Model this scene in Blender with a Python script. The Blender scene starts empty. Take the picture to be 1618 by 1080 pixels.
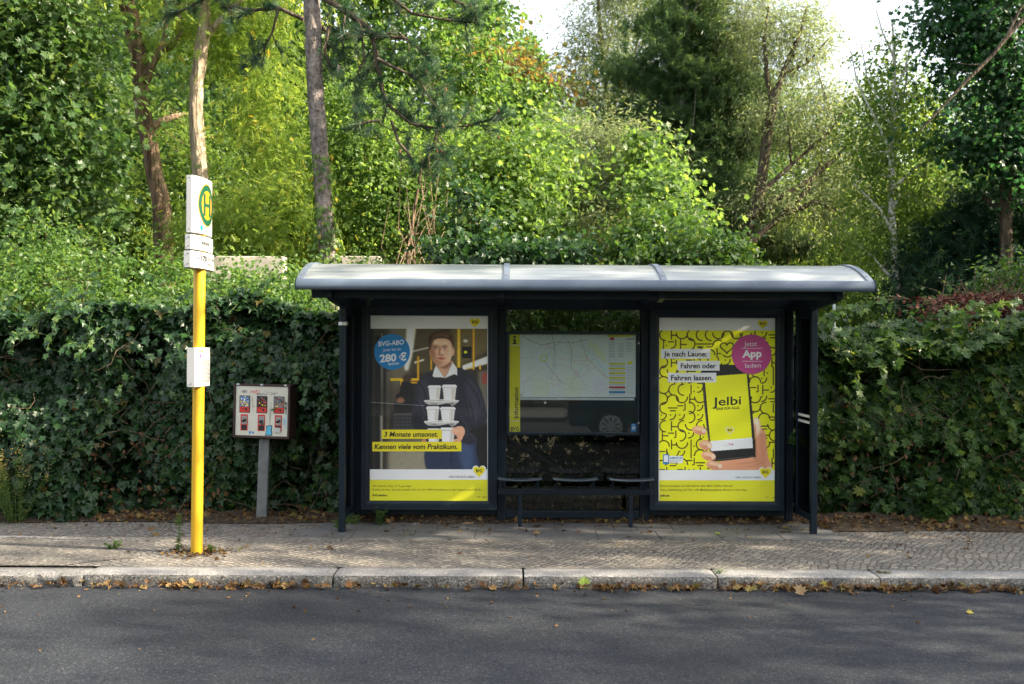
import bpy, bmesh, math, random
import numpy as np
from mathutils import Matrix, Vector
R = math.radians
rng = np.random.default_rng(11)
random.seed(5)
SC = bpy.context.scene
COL = SC.collection

# ------------------------------------------------------------------ camera, sky, sun
F = 1573.0; HC = 1.67; HOR = 545.0; ROLL = R(0.25)
cd = bpy.data.cameras.new('camera'); cam = bpy.data.objects.new('camera', cd); COL.objects.link(cam)
SC.camera = cam
cd.sensor_width = 36; cd.lens = F / 1618 * 36; cd.clip_end = 2000; cd.clip_start = 0.05
cam.matrix_world = Matrix.Translation((0, 0, HC)) @ Matrix.Rotation(R(90) + math.atan(5 / F), 4, 'X') @ Matrix.Rotation(ROLL, 4, 'Z')
cd.dof.use_dof = True; cd.dof.focus_distance = 9.2; cd.dof.aperture_fstop = 2.8

SUN_AZ, SUN_EL = 100, 31      # azimuth clockwise from +Y
W = bpy.data.worlds.new('World'); SC.world = W; W.use_nodes = True
nt = W.node_tree; bg = nt.nodes['Background']
sky = nt.nodes.new('ShaderNodeTexSky'); sky.sky_type = 'NISHITA'; sky.sun_disc = False
sky.sun_elevation = R(SUN_EL); sky.sun_rotation = R(SUN_AZ); sky.air_density = 1.0; sky.dust_density = 3.5; sky.ozone_density = 1.0
hz = nt.nodes.new('ShaderNodeMix'); hz.data_type = 'RGBA'; hz.inputs['Factor'].default_value = .42; hz.inputs[7].default_value = (5.2, 5.0, 4.7, 1)   # milky summer haze high in the sky
nt.links.new(sky.outputs[0], hz.inputs[6]); nt.links.new(hz.outputs[2], bg.inputs[0]); bg.inputs[1].default_value = 0.13
sl = bpy.data.lights.new('sun', 'SUN'); sun = bpy.data.objects.new('sun', sl); COL.objects.link(sun)
sl.energy = 5.0; sl.angle = R(0.55); sl.color = (1.0, 0.86, 0.66)
sdir = Vector((math.cos(R(SUN_EL)) * math.sin(R(SUN_AZ)), math.cos(R(SUN_EL)) * math.cos(R(SUN_AZ)), math.sin(R(SUN_EL))))
sun.rotation_euler = sdir.to_track_quat('Z', 'Y').to_euler()
SC.view_settings.view_transform = 'Standard'; SC.view_settings.look = 'None'
SC.view_settings.exposure = 2.0; SC.view_settings.gamma = 1.0
SC.render.engine = 'CYCLES'
SC.cycles.max_bounces = 7; SC.cycles.diffuse_bounces = 3; SC.cycles.transparent_max_bounces = 12
SC.cycles.glossy_bounces = 3; SC.cycles.caustics_reflective = False; SC.cycles.caustics_refractive = False

# ------------------------------------------------------------------ helpers
def P(px, py, Y):
    """world point seen at a pixel of the photograph, at distance Y along the view"""
    x, y = px - 809, py - 540
    u = x * math.cos(ROLL) + y * math.sin(ROLL); v = -x * math.sin(ROLL) + y * math.cos(ROLL)
    return np.array([u / F * Y, Y, HC + (HOR - 540 - v) / F * Y])

def tag(o, label=None, cat=None, group=None, kind=None):
    if label: o['label'] = label
    if cat: o['category'] = cat
    if group: o['group'] = group
    if kind: o['kind'] = kind
    return o

def thing(name, loc, label, cat, group=None):
    o = bpy.data.objects.new(name, None); COL.objects.link(o); o.location = loc
    o.empty_display_size = 0.2
    return tag(o, label, cat, group)

def origin(o):
    v = Vector((0, 0, 0))
    while o: v = v + o.location; o = o.parent
    return v

def link(name, me, parent=None):
    o = bpy.data.objects.new(name, me); COL.objects.link(o)
    if parent: o.parent = parent
    return o

def s2l(c):
    c = np.asarray(c, float) / 255
    return np.where(c <= 0.04045, c / 12.92, ((c + 0.055) / 1.055) ** 2.4)

class MB:
    """collects shapes for one mesh; vertices in world space"""
    def __init__(s): s.v = []; s.f = []; s.m = []; s.sm = []
    def add(s, vs, fs, mat=0, smooth=False):
        b = len(s.v); s.v += [tuple(map(float, p)) for p in vs]
        for f in fs: s.f.append(tuple(b + i for i in f)); s.m.append(mat); s.sm.append(smooth)
    def box(s, x0, x1, y0, y1, z0, z1, mat=0):
        v = [(x, y, z) for z in (z0, z1) for y in (y0, y1) for x in (x0, x1)]
        s.add(v, [(0, 2, 3, 1), (4, 5, 7, 6), (0, 1, 5, 4), (2, 6, 7, 3), (0, 4, 6, 2), (1, 3, 7, 5)], mat)
    def xbox(s, M, hx, hy, hz, mat=0):
        v = [M @ Vector((x * hx, y * hy, z * hz)) for z in (-1, 1) for y in (-1, 1) for x in (-1, 1)]
        s.add(v, [(0, 2, 3, 1), (4, 5, 7, 6), (0, 1, 5, 4), (2, 6, 7, 3), (0, 4, 6, 2), (1, 3, 7, 5)], mat)
    def tube(s, pts, rad, n=8, mat=0, cap=True, smooth=True):
        pts = [np.array(p, float) for p in pts]; k = len(pts)
        if not hasattr(rad, '__len__'): rad = [rad] * k
        vs = []; prev = None
        for i in range(k):
            t = pts[min(i + 1, k - 1)] - pts[max(i - 1, 0)]; t = t / (np.linalg.norm(t) + 1e-9)
            ref = prev if prev is not None else (np.array([1., 0, 0]) if abs(t[0]) < .9 else np.array([0, 1., 0]))
            a = ref - t * ref.dot(t); a /= np.linalg.norm(a) + 1e-9; prev = a; b = np.cross(t, a)
            for j in range(n):
                w = 2 * math.pi * j / n
                vs.append(pts[i] + rad[i] * (math.cos(w) * a + math.sin(w) * b))
        fs = [(i * n + j, i * n + (j + 1) % n, (i + 1) * n + (j + 1) % n, (i + 1) * n + j) for i in range(k - 1) for j in range(n)]
        s.add(vs, fs, mat, smooth)
        if cap:
            s.add(vs[:n], [tuple(range(n))[::-1]], mat); s.add(vs[-n:], [tuple(range(n))], mat)
    def prism(s, outline, axis, a0, a1, mat=0, smooth=False):
        """outline: list of 2D points; extruded along axis 0,1,2 from a0 to a1"""
        def mk(p, a):
            if axis == 0: return (a, p[0], p[1])
            if axis == 1: return (p[0], a, p[1])
            return (p[0], p[1], a)
        n = len(outline)
        v0 = [mk(p, a0) for p in outline]; v1 = [mk(p, a1) for p in outline]
        s.add(v0 + v1, [(i, (i + 1) % n, n + (i + 1) % n, n + i) for i in range(n)], mat, smooth)
        s.add(v0, [tuple(range(n))[::-1]], mat); s.add(v1, [tuple(range(n))], mat)
    def build(s, name, mats, parent=None, bevel=0, label=None):
        me = bpy.data.meshes.new(name); o0 = origin(parent) if parent else Vector((0, 0, 0))
        me.from_pydata([(x - o0.x, y - o0.y, z - o0.z) for x, y, z in s.v], [], s.f)
        if not isinstance(mats, (list, tuple)): mats = [mats]
        for m in mats: me.materials.append(m)
        me.polygons.foreach_set('material_index', s.m); me.polygons.foreach_set('use_smooth', s.sm); me.update()
        bm = bmesh.new(); bm.from_mesh(me); bmesh.ops.recalc_face_normals(bm, faces=bm.faces); bm.to_mesh(me); bm.free()
        o = link(name, me, parent)
        if bevel:
            b = o.modifiers.new('bevel', 'BEVEL'); b.width = bevel; b.segments = 2; b.limit_method = 'ANGLE'; b.angle_limit = R(40)
        if label: o['label'] = label
        return o

def arr_mesh(name, V, T, mats, parent=None, rnd=None, smooth=False, midx=None):
    """fast mesh from numpy arrays: V (n,3), T (m,3) or (m,4)"""
    me = bpy.data.meshes.new(name); o0 = origin(parent) if parent else Vector((0, 0, 0))
    V = np.asarray(V, np.float32) - np.array([o0.x, o0.y, o0.z], np.float32); T = np.asarray(T, np.int32); k = T.shape[1]
    me.vertices.add(len(V)); me.vertices.foreach_set('co', V.ravel())
    me.loops.add(T.size); me.loops.foreach_set('vertex_index', T.ravel())
    me.polygons.add(len(T)); me.polygons.foreach_set('loop_start', np.arange(0, T.size, k, dtype=np.int32))
    me.polygons.foreach_set('loop_total', np.full(len(T), k, np.int32))
    me.polygons.foreach_set('use_smooth', np.full(len(T), smooth, bool))
    if not isinstance(mats, (list, tuple)): mats = [mats]
    for m in mats: me.materials.append(m)
    if midx is not None: me.polygons.foreach_set('material_index', np.asarray(midx, np.int32))
    if rnd is not None:
        a = me.attributes.new('rnd', 'FLOAT', 'POINT'); a.data.foreach_set('value', np.asarray(rnd, np.float32))
    me.update(calc_edges=True); me.validate()
    return link(name, me, parent)

# ------------------------------------------------------------------ materials
def newmat(name):
    m = bpy.data.materials.new(name); m.use_nodes = True; nt = m.node_tree
    return m, nt, nt.nodes['Principled BSDF'], nt.nodes['Material Output']

def plain(name, col, rough=0.5, metal=0.0, spec=0.5, coat=0.0, var=0.12, nscale=6.0, bump=0.0, bscale=80, dirt=None):
    m, nt, b, out = newmat(name)
    tc = nt.nodes.new('ShaderNodeTexCoord')
    n = nt.nodes.new('ShaderNodeTexNoise'); n.inputs['Scale'].default_value = nscale; n.inputs['Detail'].default_value = 6
    nt.links.new(tc.outputs['Object'], n.inputs['Vector'])
    r = nt.nodes.new('ShaderNodeValToRGB'); r.color_ramp.elements[0].position = 0.3; r.color_ramp.elements[1].position = 0.7
    c = np.array(col); r.color_ramp.elements[0].color = (*(c * (1 - var)), 1); r.color_ramp.elements[1].color = (*np.minimum(c * (1 + var), .95), 1)
    nt.links.new(n.outputs['Fac'], r.inputs['Fac']); last = r.outputs['Color']
    if dirt is not None:
        n2 = nt.nodes.new('ShaderNodeTexNoise'); n2.inputs['Scale'].default_value = dirt[1]; n2.inputs['Detail'].default_value = 8
        nt.links.new(tc.outputs['Object'], n2.inputs['Vector'])
        r2 = nt.nodes.new('ShaderNodeValToRGB'); r2.color_ramp.elements[0].position = dirt[2]; r2.color_ramp.elements[1].position = dirt[2] + .12
        nt.links.new(n2.outputs['Fac'], r2.inputs['Fac'])
        mx = nt.nodes.new('ShaderNodeMix'); mx.data_type = 'RGBA'; nt.links.new(r2.outputs['Color'], mx.inputs['Factor'])
        nt.links.new(last, mx.inputs[6]); mx.inputs[7].default_value = (*dirt[0], 1); last = mx.outputs[2]
    nt.links.new(last, b.inputs['Base Color'])
    mr = nt.nodes.new('ShaderNodeMapRange'); mr.inputs['To Min'].default_value = max(rough - .08, .02); mr.inputs['To Max'].default_value = rough + .12
    nt.links.new(n.outputs['Fac'], mr.inputs['Value']); nt.links.new(mr.outputs[0], b.inputs['Roughness'])
    b.inputs['Metallic'].default_value = metal; b.inputs['Specular IOR Level'].default_value = spec
    b.inputs['Coat Weight'].default_value = coat; b.inputs['Coat Roughness'].default_value = 0.03
    if bump:
        n3 = nt.nodes.new('ShaderNodeTexNoise'); n3.inputs['Scale'].default_value = bscale; n3.inputs['Detail'].default_value = 4
        nt.links.new(tc.outputs['Object'], n3.inputs['Vector'])
        bp = nt.nodes.new('ShaderNodeBump'); bp.inputs['Strength'].default_value = bump; bp.inputs['Distance'].default_value = 0.004
        nt.links.new(n3.outputs['Fac'], bp.inputs['Height']); nt.links.new(bp.outputs[0], b.inputs['Normal'])
    return m

def leafmat(name, stops, trans=0.4, rough=0.45, spec=0.35, tcol=2.45, tsat=(1.25, 1.08, 0.72)):
    m, nt, b, out = newmat(name)
    at = nt.nodes.new('ShaderNodeAttribute'); at.attribute_name = 'rnd'
    r = nt.nodes.new('ShaderNodeValToRGB')
    el = r.color_ramp.elements
    while len(el) < len(stops): el.new(0.5)
    kr_, kg_, kb_ = (1.35, 1.18, .85) if name in ('ivy_leaf', 'vine_leaf') else (1.0, 1.0, 1.0) if name in ('dry_leaf', 'dead_plant', 'fresh_green_leaf', 'tan_leaf', 'yellow_leaf') else (1.05, 1.2, 1.4) if 'needle' in name or 'conifer' in name or 'oak' in name else (1.1, 1.0, 1.2) if 'turning' in name else (1.75, 1.35, 1.5)
    for e, (p, c) in zip(el, stops): e.position = p; e.color = (min(c[0] * kr_, .8), min(c[1] * kg_, .8), c[2] * kb_, 1)
    nt.links.new(at.outputs['Fac'], r.inputs['Fac'])
    du = nt.nodes.new('ShaderNodeVectorMath'); du.operation = 'SCALE'; du.inputs['Scale'].default_value = .72; nt.links.new(r.outputs[0], du.inputs[0])
    nt.links.new(du.outputs[0], b.inputs['Base Color'])
    b.inputs['Roughness'].default_value = rough; b.inputs['Specular IOR Level'].default_value = spec
    tr = nt.nodes.new('ShaderNodeBsdfTranslucent')
    mu = nt.nodes.new('ShaderNodeMix'); mu.data_type = 'RGBA'; mu.blend_type = 'MULTIPLY'; mu.inputs['Factor'].default_value = 1
    mu.clamp_result = False
    nt.links.new(r.outputs[0], mu.inputs[6]); mu.inputs[7].default_value = (tcol * tsat[0], tcol * tsat[1], tcol * tsat[2], 1)
    nt.links.new(mu.outputs[2], tr.inputs['Color'])
    ms = nt.nodes.new('ShaderNodeMixShader'); ms.inputs[0].default_value = trans
    nt.links.new(b.outputs[0], ms.inputs[1]); nt.links.new(tr.outputs[0], ms.inputs[2]); nt.links.new(ms.outputs[0], out.inputs[0])
    return m

def bark(name, c1, c2, scale=9, stretch=0.18, strength=0.9, rings=False):
    m, nt, b, out = newmat(name)
    tc = nt.nodes.new('ShaderNodeTexCoord'); mp = nt.nodes.new('ShaderNodeMapping')
    mp.inputs['Scale'].default_value = (1, 1, stretch) if not rings else (.6, .6, 2.5)
    nt.links.new(tc.outputs['Object'], mp.inputs[0])
    n = nt.nodes.new('ShaderNodeTexNoise'); n.inputs['Scale'].default_value = scale; n.inputs['Detail'].default_value = 8; n.inputs['Roughness'].default_value = .65
    v = nt.nodes.new('ShaderNodeTexVoronoi'); v.inputs['Scale'].default_value = scale * 1.6; v.feature = 'DISTANCE_TO_EDGE'
    nt.links.new(mp.outputs[0], n.inputs['Vector']); nt.links.new(mp.outputs[0], v.inputs['Vector'])
    r = nt.nodes.new('ShaderNodeValToRGB'); r.color_ramp.elements[0].position = .4 if not rings else .33; r.color_ramp.elements[1].position = .6 if not rings else .42
    r.color_ramp.elements[0].color = (*c1, 1); r.color_ramp.elements[1].color = (*c2, 1)
    nt.links.new(n.outputs['Fac'], r.inputs['Fac']); nt.links.new(r.outputs[0], b.inputs['Base Color'])
    b.inputs['Roughness'].default_value = .9; b.inputs['Specular IOR Level'].default_value = .2
    ad = nt.nodes.new('ShaderNodeMath'); ad.operation = 'ADD'
    nt.links.new(n.outputs['Fac'], ad.inputs[0]); nt.links.new(v.outputs['Distance'], ad.inputs[1])
    bp = nt.nodes.new('ShaderNodeBump'); bp.inputs['Strength'].default_value = strength; bp.inputs['Distance'].default_value = .04
    nt.links.new(ad.outputs[0], bp.inputs['Height']); nt.links.new(bp.outputs[0], b.inputs['Normal'])
    return m

M = {}
G = lambda r, g, b: (r, g, b)
M['frame'] = plain('anthracite_paint', (.007, .014, .023), .34, spec=.25, var=.15, dirt=((.03, .035, .036), 9, .68))
M['gutter'] = plain('grey_blue_aluminium', (.085, .115, .155), .42, spec=.5, var=.1, dirt=((.16, .18, .19), 14, .66))
M['rib'] = plain('grey_rib_paint', (.12, .15, .19), .45, spec=.5, var=.1)
M['seat'] = plain('seat_paint', (.045, .062, .082), .35, spec=.5, var=.1)
M['steel'] = plain('galvanised_steel', (.14, .15, .15), .55, metal=.3, var=.22, nscale=14, dirt=((.12, .11, .10), 10, .62))
M['silver'] = plain('silver_bar', (.5, .54, .54), .4, metal=.3)
M['yellow'] = plain('yellow_pole_paint', (.60, .345, .016), .38, spec=.4, var=.05, nscale=5, dirt=((.36, .25, .06), 22, .64))
M['white'] = plain('white_enamel', (.47, .475, .465), .35, spec=.5, var=.05, dirt=((.45, .44, .40), 12, .70))
M['wpaper'] = plain('white_paper', (.84, .85, .86), .5, spec=.5, coat=.25, var=.02)
M['black'] = plain('black_print', (.012, .013, .014), .5, coat=.25, var=.05)
M['wprint'] = plain('white_print', (.84, .85, .86), .5, coat=.25, var=.02)
M['yprint'] = plain('yellow_print', (.86, .74, .015), .5, coat=.25, var=.02)
M['ygprint'] = plain('yellow_green_print', (.78, .76, .02), .5, coat=.25, var=.02)
M['blueprint'] = plain('blue_print', (.01, .22, .55), .5, coat=.25, var=.03)
M['pinkprint'] = plain('pink_print', (.60, .07, .27), .5, coat=.25, var=.03)
M['redprint'] = plain('red_print', (.60, .03, .03), .5, coat=.25, var=.05)
M['greenprint'] = plain('green_print', (.0, .055, .024), .4, var=.04)
M['orangeprint'] = plain('orange_print', (.60, .22, .005), .4, var=.04)
M['teal'] = plain('teal_print', (.0, .38, .25), .4, var=.04)
M['greyprint'] = plain('grey_print', (.18, .19, .2), .5, var=.04)
M['olive'] = plain('olive_small_print', (.16, .14, .02), .5, coat=.25, var=.04)
M['dark'] = plain('dark_case_back', (.006, .008, .010), .3, coat=1.0, var=.2)
M['brown'] = plain('brown_painted_metal', (.035, .016, .014), .45, var=.3, dirt=((.08, .06, .06), 16, .6))
M['cream'] = plain('cream_enamel', (.60, .58, .49), .4, var=.06, dirt=((.33, .30, .24), 18, .66))
M['red'] = plain('red_plastic', (.55, .035, .03), .35, var=.1)
M['chrome'] = plain('worn_chrome', (.42, .42, .42), .35, metal=.8, var=.2)
M['blackplastic'] = plain('black_plastic', (.015, .015, .016), .35)
M['tyre'] = plain('tyre_rubber', (.02, .02, .02), .8)
M['carpaint'] = plain('dark_blue_car_paint', (.05, .095, .15), .3, metal=.2, coat=1.0, var=.03)
M['hub'] = plain('silver_hubcap', (.85, .85, .85), .5, metal=.0)
M['tail'] = plain('red_tail_lamp', (.4, .01, .01), .15, coat=1)
M['plaster'] = plain('pale_plaster', (.42, .37, .30), .85, var=.2, dirt=((.30, .26, .20), 4, .55))

def glass(name, tint=(.93, .96, .95), refl=.85):
    m, nt, b, out = newmat(name); nt.nodes.remove(b)
    tr = nt.nodes.new('ShaderNodeBsdfTransparent'); tr.inputs[0].default_value = (*tint, 1)
    gl = nt.nodes.new('ShaderNodeBsdfGlossy'); gl.inputs['Roughness'].default_value = .01
    fr = nt.nodes.new('ShaderNodeFresnel'); fr.inputs[0].default_value = 1.45
    ml = nt.nodes.new('ShaderNodeMath'); ml.operation = 'MULTIPLY'; ml.inputs[1].default_value = refl
    nt.links.new(fr.outputs[0], ml.inputs[0])
    ms = nt.nodes.new('ShaderNodeMixShader'); nt.links.new(ml.outputs[0], ms.inputs[0])
    nt.links.new(tr.outputs[0], ms.inputs[1]); nt.links.new(gl.outputs[0], ms.inputs[2]); nt.links.new(ms.outputs[0], out.inputs[0])
    return m
M['glass'] = glass('window_glass')
M['smoked'] = glass('dirty_window_glass', (.50, .54, .52), 1.2)
M['carglass'] = plain('dark_car_glass', (.02, .025, .03), .05, coat=1)

# translucent roof sheet
m, nt, b, out = newmat('milky_roof_sheet')
b.inputs['Base Color'].default_value = (.60, .64, .66, 1); b.inputs['Roughness'].default_value = .22; b.inputs['Specular IOR Level'].default_value = .8
tc = nt.nodes.new('ShaderNodeTexCoord'); mp = nt.nodes.new('ShaderNodeMapping'); mp.inputs['Scale'].default_value = (1.2, 9, 9)
n = nt.nodes.new('ShaderNodeTexNoise'); n.inputs['Scale'].default_value = 1.6; n.inputs['Detail'].default_value = 5
r = nt.nodes.new('ShaderNodeValToRGB'); r.color_ramp.elements[0].position = .35; r.color_ramp.elements[1].position = .62
r.color_ramp.elements[0].color = (.36, .40, .40, 1); r.color_ramp.elements[1].color = (.56, .60, .61, 1)
nt.links.new(tc.outputs['Object'], mp.inputs[0]); nt.links.new(mp.outputs[0], n.inputs['Vector']); nt.links.new(n.outputs['Fac'], r.inputs['Fac']); nt.links.new(r.outputs[0], b.inputs['Base Color'])
tr = nt.nodes.new('ShaderNodeBsdfTranslucent'); tr.inputs[0].default_value = (.42, .45, .45, 1)
ms = nt.nodes.new('ShaderNodeMixShader'); ms.inputs[0].default_value = .45
nt.links.new(b.outputs[0], ms.inputs[1]); nt.links.new(tr.outputs[0], ms.inputs[2]); nt.links.new(ms.outputs[0], out.inputs[0])
M['roof'] = m

# asphalt
def speckle(name, base, light, darkc, scale, rough=.85, bump=.6, blotch=2.0, wear=None):
    m, nt, b, out = newmat(name)
    tc = nt.nodes.new('ShaderNodeTexCoord')
    v = nt.nodes.new('ShaderNodeTexVoronoi'); v.inputs['Scale'].default_value = scale; nt.links.new(tc.outputs['Object'], v.inputs['Vector'])
    sp = nt.nodes.new('ShaderNodeSeparateColor'); nt.links.new(v.outputs['Color'], sp.inputs[0])
    r = nt.nodes.new('ShaderNodeValToRGB'); e = r.color_ramp.elements; e.new(.5); e.new(.9)
    e[0].position = 0; e[0].color = (*darkc, 1); e[1].position = .35; e[1].color = (*base, 1); e[2].position = .8; e[2].color = (*base, 1); e[3].position = 1; e[3].color = (*light, 1)
    nt.links.new(sp.outputs[0], r.inputs['Fac'])
    n = nt.nodes.new('ShaderNodeTexNoise'); n.inputs['Scale'].default_value = blotch; n.inputs['Detail'].default_value = 6; nt.links.new(tc.outputs['Object'], n.inputs['Vector'])
    mr = nt.nodes.new('ShaderNodeMapRange'); mr.inputs['From Min'].default_value = .3; mr.inputs['From Max'].default_value = .7; mr.inputs['To Min'].default_value = .8; mr.inputs['To Max'].default_value = 1.22
    nt.links.new(n.outputs['Fac'], mr.inputs['Value'])
    mu = nt.nodes.new('ShaderNodeVectorMath'); mu.operation = 'SCALE'; nt.links.new(r.outputs[0], mu.inputs[0]); nt.links.new(mr.outputs[0], mu.inputs['Scale'])
    nt.links.new(mu.outputs[0], b.inputs['Base Color']); b.inputs['Roughness'].default_value = rough; b.inputs['Specular IOR Level'].default_value = .3
    n2 = nt.nodes.new('ShaderNodeTexNoise'); n2.inputs['Scale'].default_value = scale * .8; n2.inputs['Detail'].default_value = 3; nt.links.new(tc.outputs['Object'], n2.inputs['Vector'])
    bp = nt.nodes.new('ShaderNodeBump'); bp.inputs['Strength'].default_value = bump; bp.inputs['Distance'].default_value = .006
    nt.links.new(n2.outputs['Fac'], bp.inputs['Height']); nt.links.new(bp.outputs[0], b.inputs['Normal'])
    return m
M['asphalt'] = speckle('asphalt', (.0195, .0235, .030), (.060, .062, .065), (.009, .010, .012), 120, .75, .6, .7)
M['granite'] = speckle('granite_kerb', (.23, .225, .215), (.42, .41, .39), (.13, .13, .13), 130, .8, .7, 3)
M['granite_dark'] = speckle('rough_granite', (.19, .185, .175), (.32, .31, .29), (.07, .07, .07), 90, .9, 1.0, 5)
M['grime_shade'] = speckle('grimy_shaded_kerb_face', (.115, .11, .10), (.26, .25, .23), (.03, .03, .03), 100, .9, 1.0, 7)  # kerb front: dirt, with the shade of the upright face put into the colour
M['slab'] = speckle('paving_slab', (.115, .115, .114), (.17, .17, .165), (.075, .075, .075), 160, .75, .4, 2.5)
M['gravel'] = speckle('gravelly_patch', (.125, .115, .10), (.25, .23, .20), (.045, .04, .035), 60, .95, 1.0, 3)
M['soil'] = speckle('forest_soil', (.045, .032, .02), (.11, .08, .05), (.018, .012, .008), 45, .95, 1.0, 2)

# mosaic cobbles
m, nt, b, out = newmat('mosaic_cobbles')
tc = nt.nodes.new('ShaderNodeTexCoord'); mp = nt.nodes.new('ShaderNodeMapping'); mp.inputs['Rotation'].default_value = (0, 0, .6); nt.links.new(tc.outputs['Object'], mp.inputs[0])
nz = nt.nodes.new('ShaderNodeTexNoise'); nz.inputs['Scale'].default_value = 1.1; nt.links.new(mp.outputs[0], nz.inputs['Vector'])
mx = nt.nodes.new('ShaderNodeVectorMath'); mx.operation = 'MULTIPLY_ADD'; mx.inputs[1].default_value = (.28, .28, 0); nt.links.new(nz.outputs['Color'], mx.inputs[0]); nt.links.new(mp.outputs[0], mx.inputs[2])
v = nt.nodes.new('ShaderNodeTexVoronoi'); v.inputs['Scale'].default_value = 18; v.inputs['Randomness'].default_value = .55; v.feature = 'DISTANCE_TO_EDGE'; v.voronoi_dimensions = '2D'
v2 = nt.nodes.new('ShaderNodeTexVoronoi'); v2.inputs['Scale'].default_value = 18; v2.inputs['Randomness'].default_value = .55; v2.voronoi_dimensions = '2D'
nt.links.new(mx.outputs[0], v.inputs['Vector']); nt.links.new(mx.outputs[0], v2.inputs['Vector'])
sp = nt.nodes.new('ShaderNodeSeparateColor'); nt.links.new(v2.outputs['Color'], sp.inputs[0])
r = nt.nodes.new('ShaderNodeValToRGB'); e = r.color_ramp.elements; e.new(.5)
e[0].color = (.142, .132, .120, 1); e[1].position = .5; e[1].color = (.198, .182, .160, 1); e[2].position = 1; e[2].color = (.27, .245, .21, 1)
nt.links.new(sp.outputs[0], r.inputs['Fac'])
j = nt.nodes.new('ShaderNodeValToRGB'); j.color_ramp.elements[0].position = .03; j.color_ramp.elements[1].position = .13
nt.links.new(v.outputs['Distance'], j.inputs['Fac'])
ns = nt.nodes.new('ShaderNodeTexNoise'); ns.inputs['Scale'].default_value = 1.6; ns.inputs['Detail'].default_value = 7; nt.links.new(tc.outputs['Object'], ns.inputs['Vector'])
jr = nt.nodes.new('ShaderNodeValToRGB'); jr.color_ramp.elements[0].position = .42; jr.color_ramp.elements[1].position = .62
jr.color_ramp.elements[0].color = (.085, .075, .062, 1); jr.color_ramp.elements[1].color = (.16, .145, .12, 1); nt.links.new(ns.outputs['Fac'], jr.inputs['Fac'])
mm = nt.nodes.new('ShaderNodeMix'); mm.data_type = 'RGBA'; nt.links.new(j.outputs[0], mm.inputs['Factor']); nt.links.new(jr.outputs[0], mm.inputs[6]); nt.links.new(r.outputs[0], mm.inputs[7])
nt.links.new(mm.outputs[2], b.inputs['Base Color']); b.inputs['Roughness'].default_value = .8; b.inputs['Specular IOR Level'].default_value = .3
bp = nt.nodes.new('ShaderNodeBump'); bp.inputs['Strength'].default_value = 1; bp.inputs['Distance'].default_value = .012
nt.links.new(j.outputs[0], bp.inputs['Height']); nt.links.new(bp.outputs[0], b.inputs['Normal'])
M['cobble'] = m

# printed pictures: colour attribute painted below
m, nt, b, out = newmat('printed_picture')
at = nt.nodes.new('ShaderNodeAttribute'); at.attribute_name = 'print'
nt.links.new(at.outputs['Color'], b.inputs['Base Color']); b.inputs['Roughness'].default_value = .5
b.inputs['Coat Weight'].default_value = .3; b.inputs['Coat Roughness'].default_value = .02
M['print'] = m

# leaf materials  (rnd 0..1 picks the tone)
M['ivy'] = leafmat('ivy_leaf', [(0, (.010, .036, .016)), (.5, (.020, .066, .028)), (.85, (.035, .095, .030)), (.97, (.08, .13, .03)), (1, (.09, .06, .03))], .22, .40, .4)
M['vine'] = leafmat('vine_leaf', [(0, (.016, .050, .016)), (.55, (.035, .095, .025)), (.85, (.07, .15, .035)), (.96, (.15, .20, .04)), (1, (.20, .09, .04))], .3, .45, .35)
M['maple'] = leafmat('maple_leaf', [(0, (.016, .055, .014)), (.6, (.035, .095, .022)), (.93, (.07, .14, .03)), (1, (.22, .20, .03))], .38, .42, .4)
M['maple_bright'] = leafmat('bright_maple_leaf', [(0, (.028, .08, .018)), (.6, (.058, .14, .028)), (.93, (.10, .20, .04)), (1, (.28, .26, .03))], .45, .45, .35)
M['robinia'] = leafmat('robinia_leaf', [(0, (.045, .11, .020)), (.6, (.088, .18, .034)), (.9, (.16, .25, .05)), (1, (.40, .30, .03))], .5, .5, .3)
M['broad'] = leafmat('broad_leaf', [(0, (.022, .070, .016)), (.6, (.045, .12, .024)), (.95, (.09, .17, .03)), (1, (.20, .17, .04))], .4, .45, .35)
M['oak'] = leafmat('oak_leaf', [(0, (.010, .042, .014)), (.6, (.022, .072, .020)), (1, (.05, .11, .025))], .35, .4, .4)
M['willow'] = leafmat('willow_leaf', [(0, (.050, .10, .050)), (.6, (.080, .145, .070)), (1, (.14, .20, .10))], .42, .45, .4)
M['orange'] = leafmat('turning_leaf', [(0, (.09, .12, .03)), (.6, (.16, .14, .03)), (1, (.30, .15, .04))], .42, .5, .3)
M['needle'] = leafmat('pine_needle', [(0, (.016, .045, .024)), (.6, (.030, .072, .034)), (1, (.075, .12, .045))], .25, .5, .35)
M['needle_far'] = leafmat('far_pine_needle', [(0, (.04, .075, .028)), (.6, (.07, .12, .04)), (1, (.15, .19, .055))], .4, .5, .3)
M['yew'] = leafmat('dark_conifer_leaf', [(0, (.008, .030, .014)), (.6, (.016, .050, .020)), (1, (.04, .08, .025))], .2, .5, .3)
M['birchleaf'] = leafmat('birch_leaf', [(0, (.035, .10, .02)), (.6, (.07, .15, .03)), (.95, (.11, .18, .03)), (1, (.20, .16, .03))], .45, .5, .3)
M['weed'] = leafmat('weed_leaf', [(0, (.03, .09, .02)), (.7, (.06, .14, .03)), (1, (.20, .22, .07))], .35, .5, .3)
M['dry'] = leafmat('dry_leaf', [(0, (.05, .022, .010)), (.35, (.14, .07, .028)), (.7, (.27, .16, .06)), (.9, (.31, .21, .08)), (1, (.24, .22, .06))], .15, .6, .25, 1.0, (1.1, 1, .7))
M['dead'] = leafmat('dead_plant', [(0, (.07, .022, .015)), (.6, (.17, .06, .04)), (1, (.28, .13, .09))], .15, .7, .2, 1.0, (1, 1, 1))
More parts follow.
